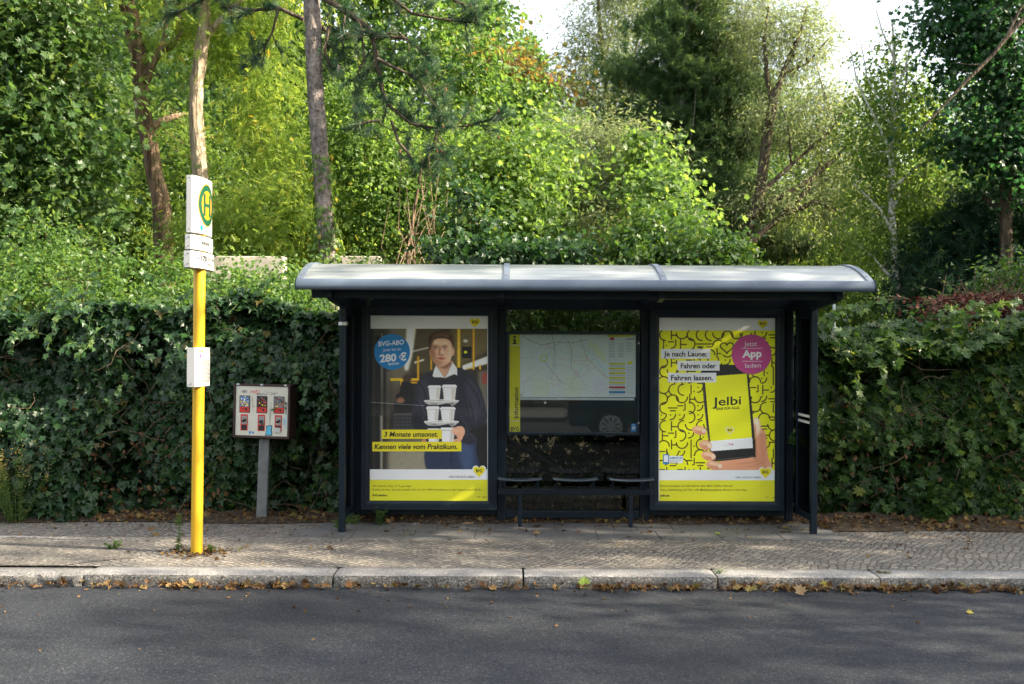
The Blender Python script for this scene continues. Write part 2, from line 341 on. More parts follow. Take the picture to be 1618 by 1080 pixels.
M['greenleaf'] = leafmat('fresh_green_leaf', [(0, (.22, .36, .05)), (1, (.30, .42, .08))], .3, .5)
M['orangeleaf'] = leafmat('tan_leaf', [(0, (.30, .19, .09)), (1, (.36, .24, .12))], .2, .6)
M['yellowleaf'] = leafmat('yellow_leaf', [(0, (.42, .36, .05)), (1, (.5, .42, .08))], .2, .6)
M['bark'] = bark('furrowed_bark', (.09, .06, .04), (.27, .19, .13), 9)
M['bark_pale'] = bark('pale_furrowed_bark', (.19, .15, .105), (.42, .34, .25), 9)
M['bark_pine'] = bark('pine_bark', (.11, .095, .085), (.24, .205, .185), 14, .5, .8)
M['bark_dark'] = bark('dark_bark', (.035, .028, .02), (.11, .085, .06), 10)
M['bark_birch'] = bark('birch_bark', (.06, .055, .05), (.62, .60, .55), 5, 1, .4, rings=True)
M['twig'] = bark('dry_twig', (.07, .05, .035), (.20, .14, .09), 20)
M['greenstem'] = bark('green_stem', (.06, .10, .03), (.12, .18, .05), 20)

# ------------------------------------------------------------------ leaf engine
def fan(rim, z=0.0):
    """triangle fan leaf: rim (x,y,z) points around a centre"""
    v = [(0, .42, z)] + rim; n = len(rim)
    return np.array(v, float), np.array([(0, 1 + i, 1 + (i + 1) % n) for i in range(n)])
def sym(half):
    return half + [(-x, y, z) for x, y, z in half[::-1] if abs(x) > 1e-6]
T_OVAL = fan(sym([(0, 0, 0), (.24, .25, .05), (.30, .55, .07), (0, 1, -.06)]))
T_LANCE = (np.array([(0, 0, 0), (.09, .45, .03), (0, 1, -.08), (-.09, .45, .03)], float), np.array([(0, 1, 2), (0, 2, 3)]))
T_QUAD = (np.array([(0, 0, 0), (.30, .45, .06), (0, 1, -.06), (-.30, .45, .06)], float), np.array([(0, 1, 2), (0, 2, 3)]))
T_IVY = fan(sym([(0, .05, 0), (.38, .10, .05), (.26, .36, .02), (.44, .58, .06), (.15, .66, 0), (0, 1, -.08)]))
T_MAPLE = fan(sym([(0, 0, 0), (.34, -.02, .06), (.24, .20, .0), (.55, .48, .08), (.30, .50, .02), (.36, .78, .06), (.13, .66, .0), (0, 1, -.08)]))
def compound(n=6):
    vs = []; fs = []
    def q(bx, by, dx, dy, w):
        b = len(vs); nx, ny = -dy, dx
        vs.extend([(bx, by, 0), (bx + dx * .5 + nx * w, by + dy * .5 + ny * w, .03), (bx + dx, by + dy, -.03), (bx + dx * .5 - nx * w, by + dy * .5 - ny * w, .03)])
        fs.extend([(b, b + 1, b + 2), (b, b + 2, b + 3)])
    for i in range(n):
        y = .12 + .75 * i / n
        q(0.01, y, .20, .08, .30); q(-.01, y, -.20, .08, .30)
    q(0, .88, 0, .2, .3)
    return np.array(vs, float), np.array(fs)
T_COMP = compound(5)
def tuft(n, spread=.9, w=.006):
    vs = []; fs = []; g = np.random.default_rng(3)
    for i in range(n):
        a = g.uniform(0, 2 * math.pi); t = g.uniform(.15, spread) * 1.35; L = g.uniform(.7, 1)
        d = np.array([math.sin(t) * math.cos(a), math.cos(t), math.sin(t) * math.sin(a)]); s0 = np.array([0, g.uniform(-.35, .2), 0])
        side = np.cross(d, g.normal(size=3)); side /= np.linalg.norm(side); b = len(vs)
        vs.extend([s0 - side * w, s0 + side * w, s0 + d * L]); fs.append((b, b + 1, b + 2))
    return np.array(vs), np.array(fs)
T_TUFT = tuft(56, .95, .017)
T_TUFT_FAR = tuft(18, .95, .045)

def nrmz(a): return a / (np.linalg.norm(a, axis=-1, keepdims=True) + 1e-9)

def leaves(name, pos, nrm, axis, size, tpl, mat, parent=None, rnd=None, extra=None):
    V, T = tpl; N = len(pos); k = len(V)
    Nn = nrmz(nrm); A = axis - Nn * (axis * Nn).sum(1, keepdims=True); A = nrmz(A); B = np.cross(A, Nn)
    s = np.asarray(size).reshape(-1, 1, 1)
    curl = rng.uniform(.3, 2.2, (N, 1, 1))
    W = pos[:, None, :] + s * (V[None, :, 0:1] * B[:, None, :] + V[None, :, 1:2] * A[:, None, :] + curl * V[None, :, 2:3] * Nn[:, None, :])
    TT = (T[None] + (np.arange(N) * k)[:, None, None]).reshape(-1, 3)
    if rnd is None: rnd = rng.random(N)
    return arr_mesh(name, W.reshape(-1, 3), TT, mat, parent, np.repeat(rnd, k))

def snoise(p, scale, seed):
    g = np.random.default_rng(seed); out = 0
    for i in range(6):
        d = g.normal(size=3); d /= np.linalg.norm(d); out = out + np.sin(p @ d * scale * g.uniform(.6, 1.8) + g.uniform(0, 6.3))
    return out / 3.2

def curve(a, b, sag=.15, n=4):
    a = np.array(a, float); b = np.array(b, float); L = np.linalg.norm(b - a); off = rng.normal(size=3) * L * .08
    pts = []
    for i in range(n + 1):
        t = i / n; p = a * (1 - t) + b * t; p = p + math.sin(math.pi * t) * (np.array([0, 0, -sag * L]) + off); pts.append(p)
    return pts

def crown_clumps(lobes, n):
    lob = np.array(lobes, float); vol = (lob[:, 3] * lob[:, 4] * lob[:, 5]) ** .667; pr = vol / vol.sum()
    idx = rng.choice(len(lob), n, p=pr)
    d = nrmz(rng.normal(size=(n, 3))); r = rng.uniform(.3, 1, (n, 1)) ** .65; r = np.where(rng.random((n, 1)) < .16, rng.uniform(1.0, 1.2, (n, 1)), r)
    return lob[idx, :3] + d * r * lob[idx, 3:6], d

def tree(name, label, trunk, lobes, nclump, cr, nleaf, lsize, tpl, mat, bmat, cat='tree', group=None, limbs=(), droop=0.0, nlimb=7,
         flat=.65, twigs=True, seed=None, upn=.4, trunkname='trunk', show=1.0, crownname='crown'):
    """trunk: list of (point, radius); lobes: (cx,cy,cz,rx,ry,rz) ellipsoids of the crown"""
    global rng
    if seed is not None: rng = np.random.default_rng(seed)
    base = np.array(trunk[0][0], float)
    root = thing(name, base, label, cat, group)
    mb = MB()
    # subdivide the trunk a little so that it bends softly
    pts = [np.array(p, float) for p, r in trunk]; rad = [r for p, r in trunk]
    fine = []; fr = []
    for i in range(len(pts) - 1):
        for t in (0, .33, .66):
            fine.append(pts[i] * (1 - t) + pts[i + 1] * t + (rng.normal(size=3) * rad[i] * .12 if t else 0)); fr.append(rad[i] * (1 - t) + rad[i + 1] * t)
    fine.append(pts[-1]); fr.append(rad[-1])
    mb.tube(fine, fr, 10)
    nodes = [(p, r) for p, r in zip(fine, fr)]
    for lb in limbs:
        lp = [np.array(p, float) for p, r in lb]; lr = [r for p, r in lb]; mb.tube(lp, lr, 7)
        for i in range(len(lp)):
            nodes.append((lp[i], lr[i]))
            if i: nodes.append(((lp[i] + lp[i - 1]) / 2, (lr[i] + lr[i - 1]) / 2))
    C, D = crown_clumps(lobes, nclump)
    NP = np.array([p for p, r in nodes]); NR = np.array([r for p, r in nodes])
    if nlimb:
        for c in C[rng.choice(len(C), min(nlimb, len(C)), replace=False)]:
            low = NP + np.array([0, 0, .35 * np.linalg.norm(c - base) * .5])
            dd = np.linalg.norm(low - c, axis=1) + (NP[:, 2] > c[2]) * 3
            k = int(dd.argmin()); r0 = min(NR[k] * .6, .09)
            cp = curve(NP[k], c, .08, 5); cr_ = [r0 * (1 - .8 * i / 5) + .004 for i in range(6)]; mb.tube(cp, cr_, 6)
            NP = np.vstack([NP, cp[1:]]); NR = np.append(NR, cr_[1:])
    if twigs:
        for c in C[:260]:
            k = int((np.linalg.norm(NP - c, axis=1) + (NP[:, 2] > c[2] + .3) * 1.0).argmin())
            if np.linalg.norm(NP[k] - c) < 1.6:
                r0 = min(NR[k] * .4, .013); mb.tube(curve(NP[k], c, .05, 3), [r0, r0 * .7, r0 * .45, .003], 4, cap=False)
    mb.build(trunkname, bmat, root)
    # leaves
    idx = np.repeat(np.arange(len(C)), rng.poisson(nleaf, len(C)))
    off = rng.normal(size=(len(idx), 3)) * cr * rng.uniform(.45, 1.35, len(C))[idx][:, None]; off[:, 2] *= flat
    SA = nrmz(D + rng.normal(size=D.shape) * .8 + [0, 0, .3])[idx]; off = off * .8 + SA * (off * SA).sum(1, keepdims=True) * rng.uniform(.2, 1.1, len(C))[idx][:, None]
    off[:, 2] -= droop * (off[:, 0] ** 2 + off[:, 1] ** 2) / max(cr, .1)
    pos = C[idx] + off
    out = nrmz(D[idx] * .5 + off / cr * .6)
    nrm = nrmz(out * .45 + np.array([0, 0, upn]) + rng.normal(size=pos.shape) * .55)
    ax = nrmz(out * .8 + np.array([0, 0, -.35 - droop]) + rng.normal(size=pos.shape) * .5)
    tone = np.clip(rng.random(len(idx)) * .55 + (rng.random(len(C))[idx]) * .42, 0, 1)
    leaves(crownname, pos, nrm, ax, lsize * rng.uniform(.6, 1.2, len(idx)), tpl, mat, root, tone)
    return root

def Lb(px, py, Y, rx, ry, rz=None):
    c = P(px, py, Y); k = Y / F
    return (*c, rx * k, (rz if rz else rx * k * .8), ry * k)

def tr(Y, *pts):
    """trunk from (px,py,radius_px) at distance Y"""
    return [(P(a, b, Y), c * Y / F) for a, b, c in pts]

def dupe(root, loc, rotz, scale, label, group):
    r = root.copy(); COL.objects.link(r); r.location = loc; r.rotation_euler = (0, 0, rotz); r.scale = (scale,) * 3
    r['label'] = label; r['group'] = group
    for ch in root.children:
        c = ch.copy(); COL.objects.link(c); c.parent = r
    return r

# ------------------------------------------------------------------ ground
ROADZ = -.085; WALLY = 9.36
def sheet(name, x0, x1, y0, y1, z, mat, n=1):
    mb = MB(); mb.add([(x0, y0, z), (x1, y0, z), (x1, y1, z), (x0, y1, z)], [(0, 1, 2, 3)]); o = mb.build(name, mat); o['kind'] = 'structure'; return o
# forest ground rises gently behind the fence
def gheight(x, y): return max(0, (y - 11)) * .035 if y < 60 else 49 * .035
vs = []; fs = []; xs = [-400, -60, -30, -15, -8, -4, 0, 4, 8, 15, 30, 60, 400]; ys = [-400, -60, -20, -7.4]
GY = [9.02, 9.5, 11, 14, 18, 24, 32, 45, 60, 400]
mbg = MB()
for Y0, Y1 in zip(GY[:-1], GY[1:]):
    for X0, X1 in zip(xs[:-1], xs[1:]):
        mbg.add([(X0, Y0, gheight(0, Y0) - .005), (X1, Y0, gheight(0, Y0) - .005), (X1, Y1, gheight(0, Y1) - .005), (X0, Y1, gheight(0, Y1) - .005)], [(0, 1, 2, 3)], 0, True)
mbg.add([(-400, -400, -.1), (400, -400, -.1), (400, 9.3, -.1), (-400, 9.3, -.1)], [(0, 1, 2, 3)])
o = mbg.build('ground', M['soil']); o['kind'] = 'structure'
sheet('road', -400, 400, -4.2, 7.2, ROADZ, M['asphalt'])
mb = MB(); X0 = -400; 
mb.add([(-400, 7.47, 0), (400, 7.47, 0), (400, 9.05, 0), (2.9, 9.05, 0), (2.9, 9.38, 0), (-400, 9.38, 0)], [(0, 1, 2, 3), (0, 3, 4, 5)])
o = mb.build('pavement', M['cobble']); o['kind'] = 'structure'
# far pavement behind the viewer
mb = MB(); mb.box(-400, 400, -8, -4.2, -.2, .02); o = mb.build('far_pavement', M['slab']); o['kind'] = 'structure'
# kerb stones
jx = [-7.6, -5.3, -3.10, -1.29, .09, 1.50, 2.68, 4.25, 6.0, 8.0]
kr = np.random.default_rng(4)
def kerb_mesh():
    for i in range(len(jx) - 1):
        a, b = jx[i] + .007, jx[i + 1] - .007; rough = i < 2; n = int((b - a) / .035)
        prof = [(7.47, -.2), (7.47, .0), (7.40, .001), (7.245, .0), (7.222, -.006), (7.207, -.024), (7.203, -.05), (7.203, -.2)]
        V = []; q = len(prof)
        for t in range(n + 1):
            x = a + (b - a) * t / n
            edge = .010 if t in (0, n) else 0
            for k, (y, z) in enumerate(prof):
                amp = (.012 if rough else .0022) if 2 < k < 7 else .0006
                V.append((x, y + kr.normal() * amp + edge * (k > 2), z - (.012 if rough else 0) * (k > 0) + kr.normal() * amp * .5 - edge * .6 * (0 < k < 7)))
        Fc = lambda ks: [(t * q + k, t * q + k + 1, (t + 1) * q + k + 1, (t + 1) * q + k) for t in range(n) for k in ks]
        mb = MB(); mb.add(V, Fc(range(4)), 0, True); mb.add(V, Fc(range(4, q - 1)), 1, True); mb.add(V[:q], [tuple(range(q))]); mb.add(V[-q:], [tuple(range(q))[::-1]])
        o = mb.build('kerb', [M['granite_dark'] if rough else M['granite'], M['grime_shade']]); o['kind'] = 'structure'
kerb_mesh()
mb = MB(); mb.box(-60, -7.62, 7.205, 7.47, -.2, -.004); mb.box(8.02, 60, 7.205, 7.47, -.2, -.004); o = mb.build('kerb', M['granite']); o['kind'] = 'structure'
# slab band in front of the shelter
for i in range(9):
    a = -1.92 + i * .535; b = a + .529
    mb = MB(); mb.box(a, b, 8.56 + kr.uniform(-.004, .004), 8.978, -.03, .006 + kr.uniform(0, .003)); 
    off = .18; mb.box(a + off, min(b + off, 2.9), 8.984, 9.37, -.03, .006 + kr.uniform(0, .003)); 
    o = mb.build('paving_slab', M['slab'], bevel=.003); o['kind'] = 'structure'
# gravelly patch cut into the cobbles on the left
mb = MB(); outl = []
for t in range(24):
    pass
pp = [(-9, 7.475), (-3.35, 7.475), (-3.20, 7.62), (-2.92, 7.75), (-3.0, 8.0), (-3.08, 8.3), (-3.3, 8.44), (-3.9, 8.45), (-4.1, 8.52), (-9, 8.55)]
mb.add([(x, y, .004) for x, y in pp], [tuple(range(len(pp)))])
o = mb.build('repair_patch', M['gravel']); o['kind'] = 'structure'
mb = MB()
mb.tube([(-5.2, 8.5, .0), (-4.2, 8.53, .006), (-3.7, 8.46, .004), (-3.1, 8.42, 0)], [.012, .014, .012, .006], 5); o = mb.build('patch_edge', M['granite_dark']); o['kind'] = 'structure'
# granite sett strip / dust at pavement back edge
mb = MB()
nx = 120
V = []
for i in range(nx + 1):
    x = -7 + 14 * i / nx
    f = 9.28 + .035 * math.sin(x * 3.1) + kr.normal() * .012 if x < 2.85 else 8.99 + .03 * math.sin(x * 3.7) + kr.normal() * .014
    V += [(x, f, .007), (x, f + .10, .03 + kr.uniform(0, .015)), (x, 9.6, .05 + kr.uniform(0, .03))]
mb.add(V, [(3 * i + k, 3 * i + 3 + k, 3 * i + 4 + k, 3 * i + 1 + k) for i in range(nx) for k in (0, 1)], 0, True)
o = mb.build('soil_strip', M['soil']); o['kind'] = 'structure'

# ------------------------------------------------------------------ printing helpers
_gc = {}
def glyphs(s, bold=0.0):
    key = (s, bold)
    if key in _gc: return _gc[key]
    cu = bpy.data.curves.new('lettering', 'FONT'); cu.body = s; cu.size = 1; cu.offset = bold; cu.resolution_u = 3
    ob = bpy.data.objects.new('lettering', cu); COL.objects.link(ob)
    dg = bpy.context.evaluated_depsgraph_get(); me = ob.evaluated_get(dg).to_mesh()
    me.calc_loop_triangles()
    V = np.array([v.co[:2] for v in me.vertices]) if len(me.vertices) else np.zeros((1, 2)); T = [tuple(t.vertices) for t in me.loop_triangles]
    ob.evaluated_get(dg).to_mesh_clear(); bpy.data.objects.remove(ob); bpy.data.curves.remove(cu)
    _gc[key] = (V, T); return V, T
CAP = glyphs('H')[0][:, 1].max()

class Print:
    """flat print on a surface; fn(u, v, layer) gives the world point of a print coordinate"""
    def __init__(s, fn, mats): s.fn = fn; s.mb = MB(); s.mats = mats; s.L = 1
    def mi(s, m):
        if m not in s.mats: s.mats.append(m)
        return s.mats.index(m)
    def poly(s, pts, m, layer=None):
        l = s.L if layer is None else layer
        s.mb.add([s.fn(u, v, l) for u, v in pts], [tuple(range(len(pts)))], s.mi(m))
    def rect(s, u0, v0, u1, v1, m, layer=None): s.poly([(u0, v0), (u1, v0), (u1, v1), (u0, v1)], m, layer)
    def disc(s, u, v, r, m, layer=None, ry=None, n=40):
        ry = ry or r; s.poly([(u + r * math.cos(2 * math.pi * i / n), v + ry * math.sin(2 * math.pi * i / n)) for i in range(n)], m, layer)
    def ring(s, u, v, r0, r1, m, layer=None, n=40):
        l = s.L if layer is None else layer
        for i in range(n):
            a, b = 2 * math.pi * i / n, 2 * math.pi * (i + 1) / n
            s.poly([(u + r0 * math.cos(a), v + r0 * math.sin(a)), (u + r1 * math.cos(a), v + r1 * math.sin(a)), (u + r1 * math.cos(b), v + r1 * math.sin(b)), (u + r0 * math.cos(b), v + r0 * math.sin(b))], m, l)
    def heart(s, u, v, w, h, m, layer=None):
        pts = []
        for i in range(40):
            t = 2 * math.pi * i / 40
            x = 16 * math.sin(t) ** 3 / 17; y = (13 * math.cos(t) - 5 * math.cos(2 * t) - 2 * math.cos(3 * t) - math.cos(4 * t)) / 15
            pts.append((u + x * w / 2, v - y * h / 2))
        s.poly(pts, m, layer)
    def text(s, st, u0, u1, v, h, m, bold=0.0, shear=0.0, rot=0.0, vert=False, layer=None):
        """baseline at v, cap height h, fitted between u0 and u1"""
        l = (s.L + 1) if layer is None else layer
        V, T = glyphs(st, bold); x0, x1 = V[:, 0].min(), V[:, 0].max(); k = h / CAP
        sx = (u1 - u0) / (x1 - x0)
        out = []
        for x, y in V:
            a = (x - x0) * sx + y * k * shear; b = y * k
            if vert: out.append((v - b, u1 - a) if False else (v - b, u0 - a))
            else:
                ca, sa = math.cos(rot), math.sin(rot); out.append((u0 + a * ca + b * sa * 0 + 0, v - b - a * sa))
        s.mb.add([s.fn(u, w, l) for u, w in out], [t for t in T], s.mi(m))

def vtext(pr, st, u_base, v0, v1, h, m, bold=0.0):
    """text running upwards: baseline at u_base (right side), from v0 (bottom) to v1 (top)"""
    V, T = glyphs(st, bold); x0, x1 = V[:, 0].min(), V[:, 0].max(); k = h / CAP; sx = (v0 - v1) / (x1 - x0)
    pr.mb.add([pr.fn(u_base - y * k, v0 - (x - x0) * sx, pr.L + 1) for x, y in V], T, pr.mi(m))

class Canvas:
    """a printed picture, painted in numpy; becomes a fine mesh with a colour attribute"""
    def __init__(s, u0, v0, u1, v1, res, bgcol):
        s.u0, s.v0, s.u1, s.v1 = u0, v0, u1, v1; s.w = int((u1 - u0) * res); s.h = int((v1 - v0) * res); s.res = res
        s.a = np.ones((s.h, s.w, 3)) * np.array(bgcol, float)
        s.U, s.Vv = np.meshgrid(u0 + (np.arange(s.w) + .5) / res, v0 + (np.arange(s.h) + .5) / res)
    def mix(s, mask, col, al=1.0):
        c = np.array(col, float)
        k = (mask * al)[..., None]; s.a = s.a * (1 - k) + c * k
    def pmask(s, pts):
        inside = np.zeros(s.U.shape, bool); n = len(pts)
        for i in range(n):
            (x0, y0), (x1, y1) = pts[i], pts[(i + 1) % n]
            if y0 == y1: continue
            c = ((s.Vv >= min(y0, y1)) & (s.Vv < max(y0, y1))) & (s.U < (x1 - x0) * (s.Vv - y0) / (y1 - y0) + x0); inside ^= c
        return inside.astype(float)
    def blur(s, m, r):
        k = int(r * s.res)
        if k < 1: return m
        for ax in (0, 1):
            for _ in range(2):
                c = np.cumsum(np.pad(m, [(k + 1, k) if i == ax else (0, 0) for i in range(2)], mode='edge'), axis=ax)
                m = (np.take(c, range(2 * k + 1, c.shape[ax]), ax) - np.take(c, range(0, c.shape[ax] - 2 * k - 1), ax)) / (2 * k + 1)
        return m
    def poly(s, pts, col, al=1, soft=0):
        m = s.pmask(smooth_poly(pts)) if soft < 0 else s.pmask(pts)
        s.mix(s.blur(m, abs(soft)) if soft else m, col, al)
    def shape(s, pts, col, al=1, soft=0):
        m = s.pmask(smooth_poly(pts)); s.mix(s.blur(m, soft) if soft else m, col, al)
    def rect(s, u0, v0, u1, v1, col, al=1, soft=0): s.poly([(u0, v0), (u1, v0), (u1, v1), (u0, v1)], col, al, soft)
    def ell(s, u, v, rx, ry, col, al=1, soft=0, rot=0):
        c, d = math.cos(rot), math.sin(rot); x = (s.U - u) * c + (s.Vv - v) * d; y = -(s.U - u) * d + (s.Vv - v) * c
        m = ((x / rx) ** 2 + (y / ry) ** 2 < 1).astype(float); s.mix(s.blur(m, soft) if soft else m, col, al)
    def line(s, pts, w, col, al=1, soft=0):
        m = np.zeros(s.U.shape)
        for (x0, y0), (x1, y1) in zip(pts[:-1], pts[1:]):
            dx, dy = x1 - x0, y1 - y0; t = np.clip(((s.U - x0) * dx + (s.Vv - y0) * dy) / (dx * dx + dy * dy + 1e-9), 0, 1)
            d = np.hypot(s.U - x0 - t * dx, s.Vv - y0 - t * dy); m = np.maximum(m, np.clip((w / 2 - d) * s.res + .5, 0, 1))
        s.mix(s.blur(m, soft) if soft else m, col, al)
    def arc(s, u, v, r, a0, a1, w, col):
        n = 10; s.line([(u + r * math.cos(a0 + (a1 - a0) * i / n), v + r * math.sin(a0 + (a1 - a0) * i / n)) for i in range(n + 1)], w, col)
    def grad(s, fn, col, al=1): s.mix(np.clip(fn(s.U, s.Vv), 0, 1), col, al)
    def tomesh(s, pr, gain, layer=0):
        """adds nothing to pr; returns V,T,col arrays on the print's surface"""
        H, Wd = s.h, s.w
        pts = np.array([[pr.fn(s.u0 + j / s.res, s.v0 + i / s.res, layer) for j in (0, Wd)] for i in (0, H)])
        a, b = np.meshgrid(np.linspace(0, 1, Wd), np.linspace(0, 1, H))
        Pv = pts[0, 0] + (pts[0, 1] - pts[0, 0]) * a[..., None] + (pts[1, 0] - pts[0, 0]) * b[..., None]
        I = np.arange(H * Wd).reshape(H, Wd); T = np.stack([I[:-1, :-1], I[1:, :-1], I[1:, 1:], I[:-1, 1:]], -1).reshape(-1, 4)
        return Pv.reshape(-1, 3), T, np.clip(s2l(np.clip(s.a.reshape(-1, 3), 0, 255)) * gain, 0, .9)

def smooth_poly(pts, n=6):
    pts = [np.array(p, float) for p in pts]; k = len(pts); out = []
    for i in range(k):
        p0, p1, p2, p3 = pts[i - 1], pts[i], pts[(i + 1) % k], pts[(i + 2) % k]
        for j in range(n):
            t = j / n; out.append(tuple(.5 * ((2 * p1) + (-p0 + p2) * t + (2 * p0 - 5 * p1 + 4 * p2 - p3) * t * t + (-p0 + 3 * p1 - 3 * p2 + p3) * t ** 3)))
    return out

def build_print(name, pr, canv, parent, gain=1.3, label=None):
    """one mesh: the painted picture plus the lettering in front of it"""
    o = pr.mb.build(name, pr.mats, parent)
    me = o.data
    if canv is not None:
        V, T, Cc = canv.tomesh(pr, gain, .5); o0 = origin(parent); V = V - np.array(o0)
        me2 = bpy.data.meshes.new(name)
        n0 = len(me.vertices); v0 = np.zeros(n0 * 3); me.vertices.foreach_get('co', v0)
        loops = np.zeros(len(me.loops), np.int32); me.loops.foreach_get('vertex_index', loops)
        ls = np.zeros(len(me.polygons), np.int32); me.polygons.foreach_get('loop_start', ls); lt = np.zeros(len(me.polygons), np.int32); me.polygons.foreach_get('loop_total', lt)
        mi = np.zeros(len(me.polygons), np.int32); me.polygons.foreach_get('material_index', mi)
        me2.vertices.add(n0 + len(V)); me2.vertices.foreach_set('co', np.concatenate([v0, V.ravel()]).astype(np.float32))
        L2 = np.concatenate([loops, (T + n0).ravel()]).astype(np.int32); me2.loops.add(len(L2)); me2.loops.foreach_set('vertex_index', L2)
        me2.polygons.add(len(ls) + len(T)); me2.polygons.foreach_set('loop_start', np.concatenate([ls, len(loops) + 4 * np.arange(len(T))]).astype(np.int32))
        me2.polygons.foreach_set('loop_total', np.concatenate([lt, np.full(len(T), 4)]).astype(np.int32))
        for m_ in pr.mats: me2.materials.append(m_)
        me2.materials.append(M['print'])
        me2.polygons.foreach_set('material_index', np.concatenate([mi, np.full(len(T), len(pr.mats))]).astype(np.int32))
        ca = me2.attributes.new('print', 'FLOAT_COLOR', 'POINT'); cc = np.ones((n0 + len(V), 4)); cc[n0:, :3] = Cc
        ca.data.foreach_set('color', cc.ravel().astype(np.float32)); me2.update(calc_edges=True); o.data = me2
    if label: o['label'] = label
    return o

def bvg_heart(pr, u, v, w, h, outline=False, layer=1, mat=None):
    if outline: pr.heart(u, v, w * 1.18, h * 1.18, M['wprint'], layer); layer += 1
    pr.heart(u, v, w, h, mat or M['yprint'], layer)
    pr.text('BVG', u - w * .25, u + w * .25, v + h * .10, h * .26, M['black'], .03, layer=layer + 1)

# ------------------------------------------------------------------ poster pictures (coordinates of an enlargement of the print)
def flat_fn(px0, py0, sc, Y):
    """print coordinate -> photo pixel -> point on the plane y = Y"""
    def fn(u, v, layer):
        p = P(px0 + u / sc, py0 + v / sc, Y); return (p[0], Y - layer * .0007, p[2])
    return fn

def poster_man(parent, Y):
    pr = Print(flat_fn(560, 480, 762 / 240, Y), [M['wpaper']])
    pr.rect(76, 56, 670, 992, M['wpaper'], 0)
    c = Canvas(78, 124, 668, 829, .62, (58, 50, 38))
    # tram interior
    c.grad(lambda u, v: (v - 124) / 500, (44, 40, 34), .6)
    c.rect(78, 124, 170, 829, (62, 58, 50)); c.rect(78, 124, 96, 829, (22, 22, 22), 1, 3); c.rect(104, 160, 130, 829, (20, 22, 24), 1, 4)
    c.rect(134, 150, 142, 829, (120, 118, 105), .8, 2); c.rect(150, 180, 158, 640, (30, 30, 32), 1, 3); c.rect(160, 340, 178, 640, (86, 80, 66), 1, 4)
    c.poly([(170, 124), (300, 124), (285, 330), (180, 560)], (150, 142, 116), .55, 16)
    c.poly([(262, 124), (310, 124), (290, 260), (268, 335), (252, 330)], (245, 240, 215), .95, 6)
    c.poly([(310, 124), (440, 124), (400, 340), (300, 350)], (92, 82, 56), .7, 10)
    c.poly([(480, 124), (668, 124), (668, 240), (500, 330)], (120, 104, 66), .75, 14)
    c.poly([(540, 310), (668, 262), (668, 300), (545, 332)], (250, 246, 225), .95, 4)
    c.poly([(300, 290), (350, 275), (350, 284), (300, 300)], (235, 232, 215), .8, 3); c.poly([(290, 235), (375, 215), (375, 222), (290, 243)], (200, 198, 185), .8, 3)
    c.rect(80, 400, 668, 829, (30, 28, 27), .35, 30)
    c.rect(620, 335, 668, 600, (180, 172, 150), .4, 8); c.rect(640, 345, 668, 400, (150, 50, 40), .7, 3)
    for x0, w in ((523, 16), (385, 9), (597, 10), (320, 9)): c.rect(x0 - w / 2, 124 if x0 > 500 else 262, x0 + w / 2, 330 if x0 != 320 else 375, (214, 158, 20), .95, 2)
    c.rect(520, 124, 527, 330, (240, 200, 80), .7, 1)
    c.rect(182, 373, 325, 385, (222, 165, 20), 1, 1.5); c.rect(232, 373, 244, 410, (222, 165, 20), 1, 1.5); c.rect(240, 390, 315, 399, (200, 150, 25), 1, 1.5)
    c.rect(540, 215, 588, 272, (26, 28, 30), 1, 1.5); c.ell(557, 242, 8, 7, (225, 205, 30)); c.ell(557, 186, 12, 8, (190, 188, 180), 1, 2)
    c.ell(555, 345, 4, 12, (214, 158, 20)); c.ell(630, 318, 5, 12, (214, 158, 20)); c.rect(560, 318, 600, 326, (200, 170, 80), .7, 2)
    c.ell(265, 372, 22, 20, (72, 54, 42), 1, 4); c.shape([(235, 400), (262, 390), (290, 402), (300, 470), (290, 520), (232, 520)], (28, 30, 34), 1, 3)
    c.ell(234, 467, 26, 22, (38, 28, 22), 1, 3); c.ell(232, 484, 20, 16, (150, 105, 78), .9, 4)
    c.rect(200, 500, 305, 550, (24, 22, 24), 1, 5); c.rect(196, 548, 300, 640, (48, 47, 50), 1, 4)
    for i in range(40): c.ell(202 + (i % 8) * 13, 556 + (i // 8) * 17, 2.4, 4, (90, 88, 86), .8)
    c.rect(200, 548, 292, 553, (90, 88, 86), .8, 2)
    c.rect(170, 640, 370, 829, (118, 112, 92), .75, 14); c.rect(170, 735, 365, 829, (150, 145, 124), .6, 10); c.rect(130, 560, 142, 829, (140, 136, 120), .8, 3)
    c.rect(560, 600, 668, 829, (22, 19, 20), .85, 16)
    # man: sweater
    c.shape([(392, 340), (420, 372), (460, 378), (505, 362), (520, 318), (585, 352), (612, 385), (640, 450), (662, 540), (664, 575), (640, 610), (560, 648), (600, 668), (590, 700), (470, 712), (350, 705), (330, 640), (290, 610), (290, 540), (305, 440), (322, 385), (345, 360)], (40, 42, 52), 1, 1.5)
    c.shape([(560, 380), (610, 410), (640, 500), (620, 570), (585, 600), (570, 520), (560, 440)], (58, 60, 72), .7, 10)
    c.shape([(330, 390), (365, 370), (372, 440), (350, 520), (325, 500)], (62, 64, 76), .55, 10)
    c.shape([(300, 540), (340, 560), (350, 620), (300, 615)], (24, 25, 32), .7, 8)
    g = np.random.default_rng(2).random(c.U.shape) - .5; msk = c.pmask([(300, 345), (620, 345), (664, 575), (590, 700), (350, 705), (290, 600)])
    c.a += (g * 16 * msk)[..., None]
    c.line([(545, 440), (585, 600), (600, 640)], 4, (24, 25, 32), .7, 3); c.line([(560, 648), (640, 600)], 4, (22, 23, 30), .8, 2)
    # jeans
    c.shape([(365, 700), (480, 712), (598, 682), (612, 740), (622, 829), (500, 829), (488, 795), (480, 829), (365, 829)], (40, 50, 74), 1, 2)
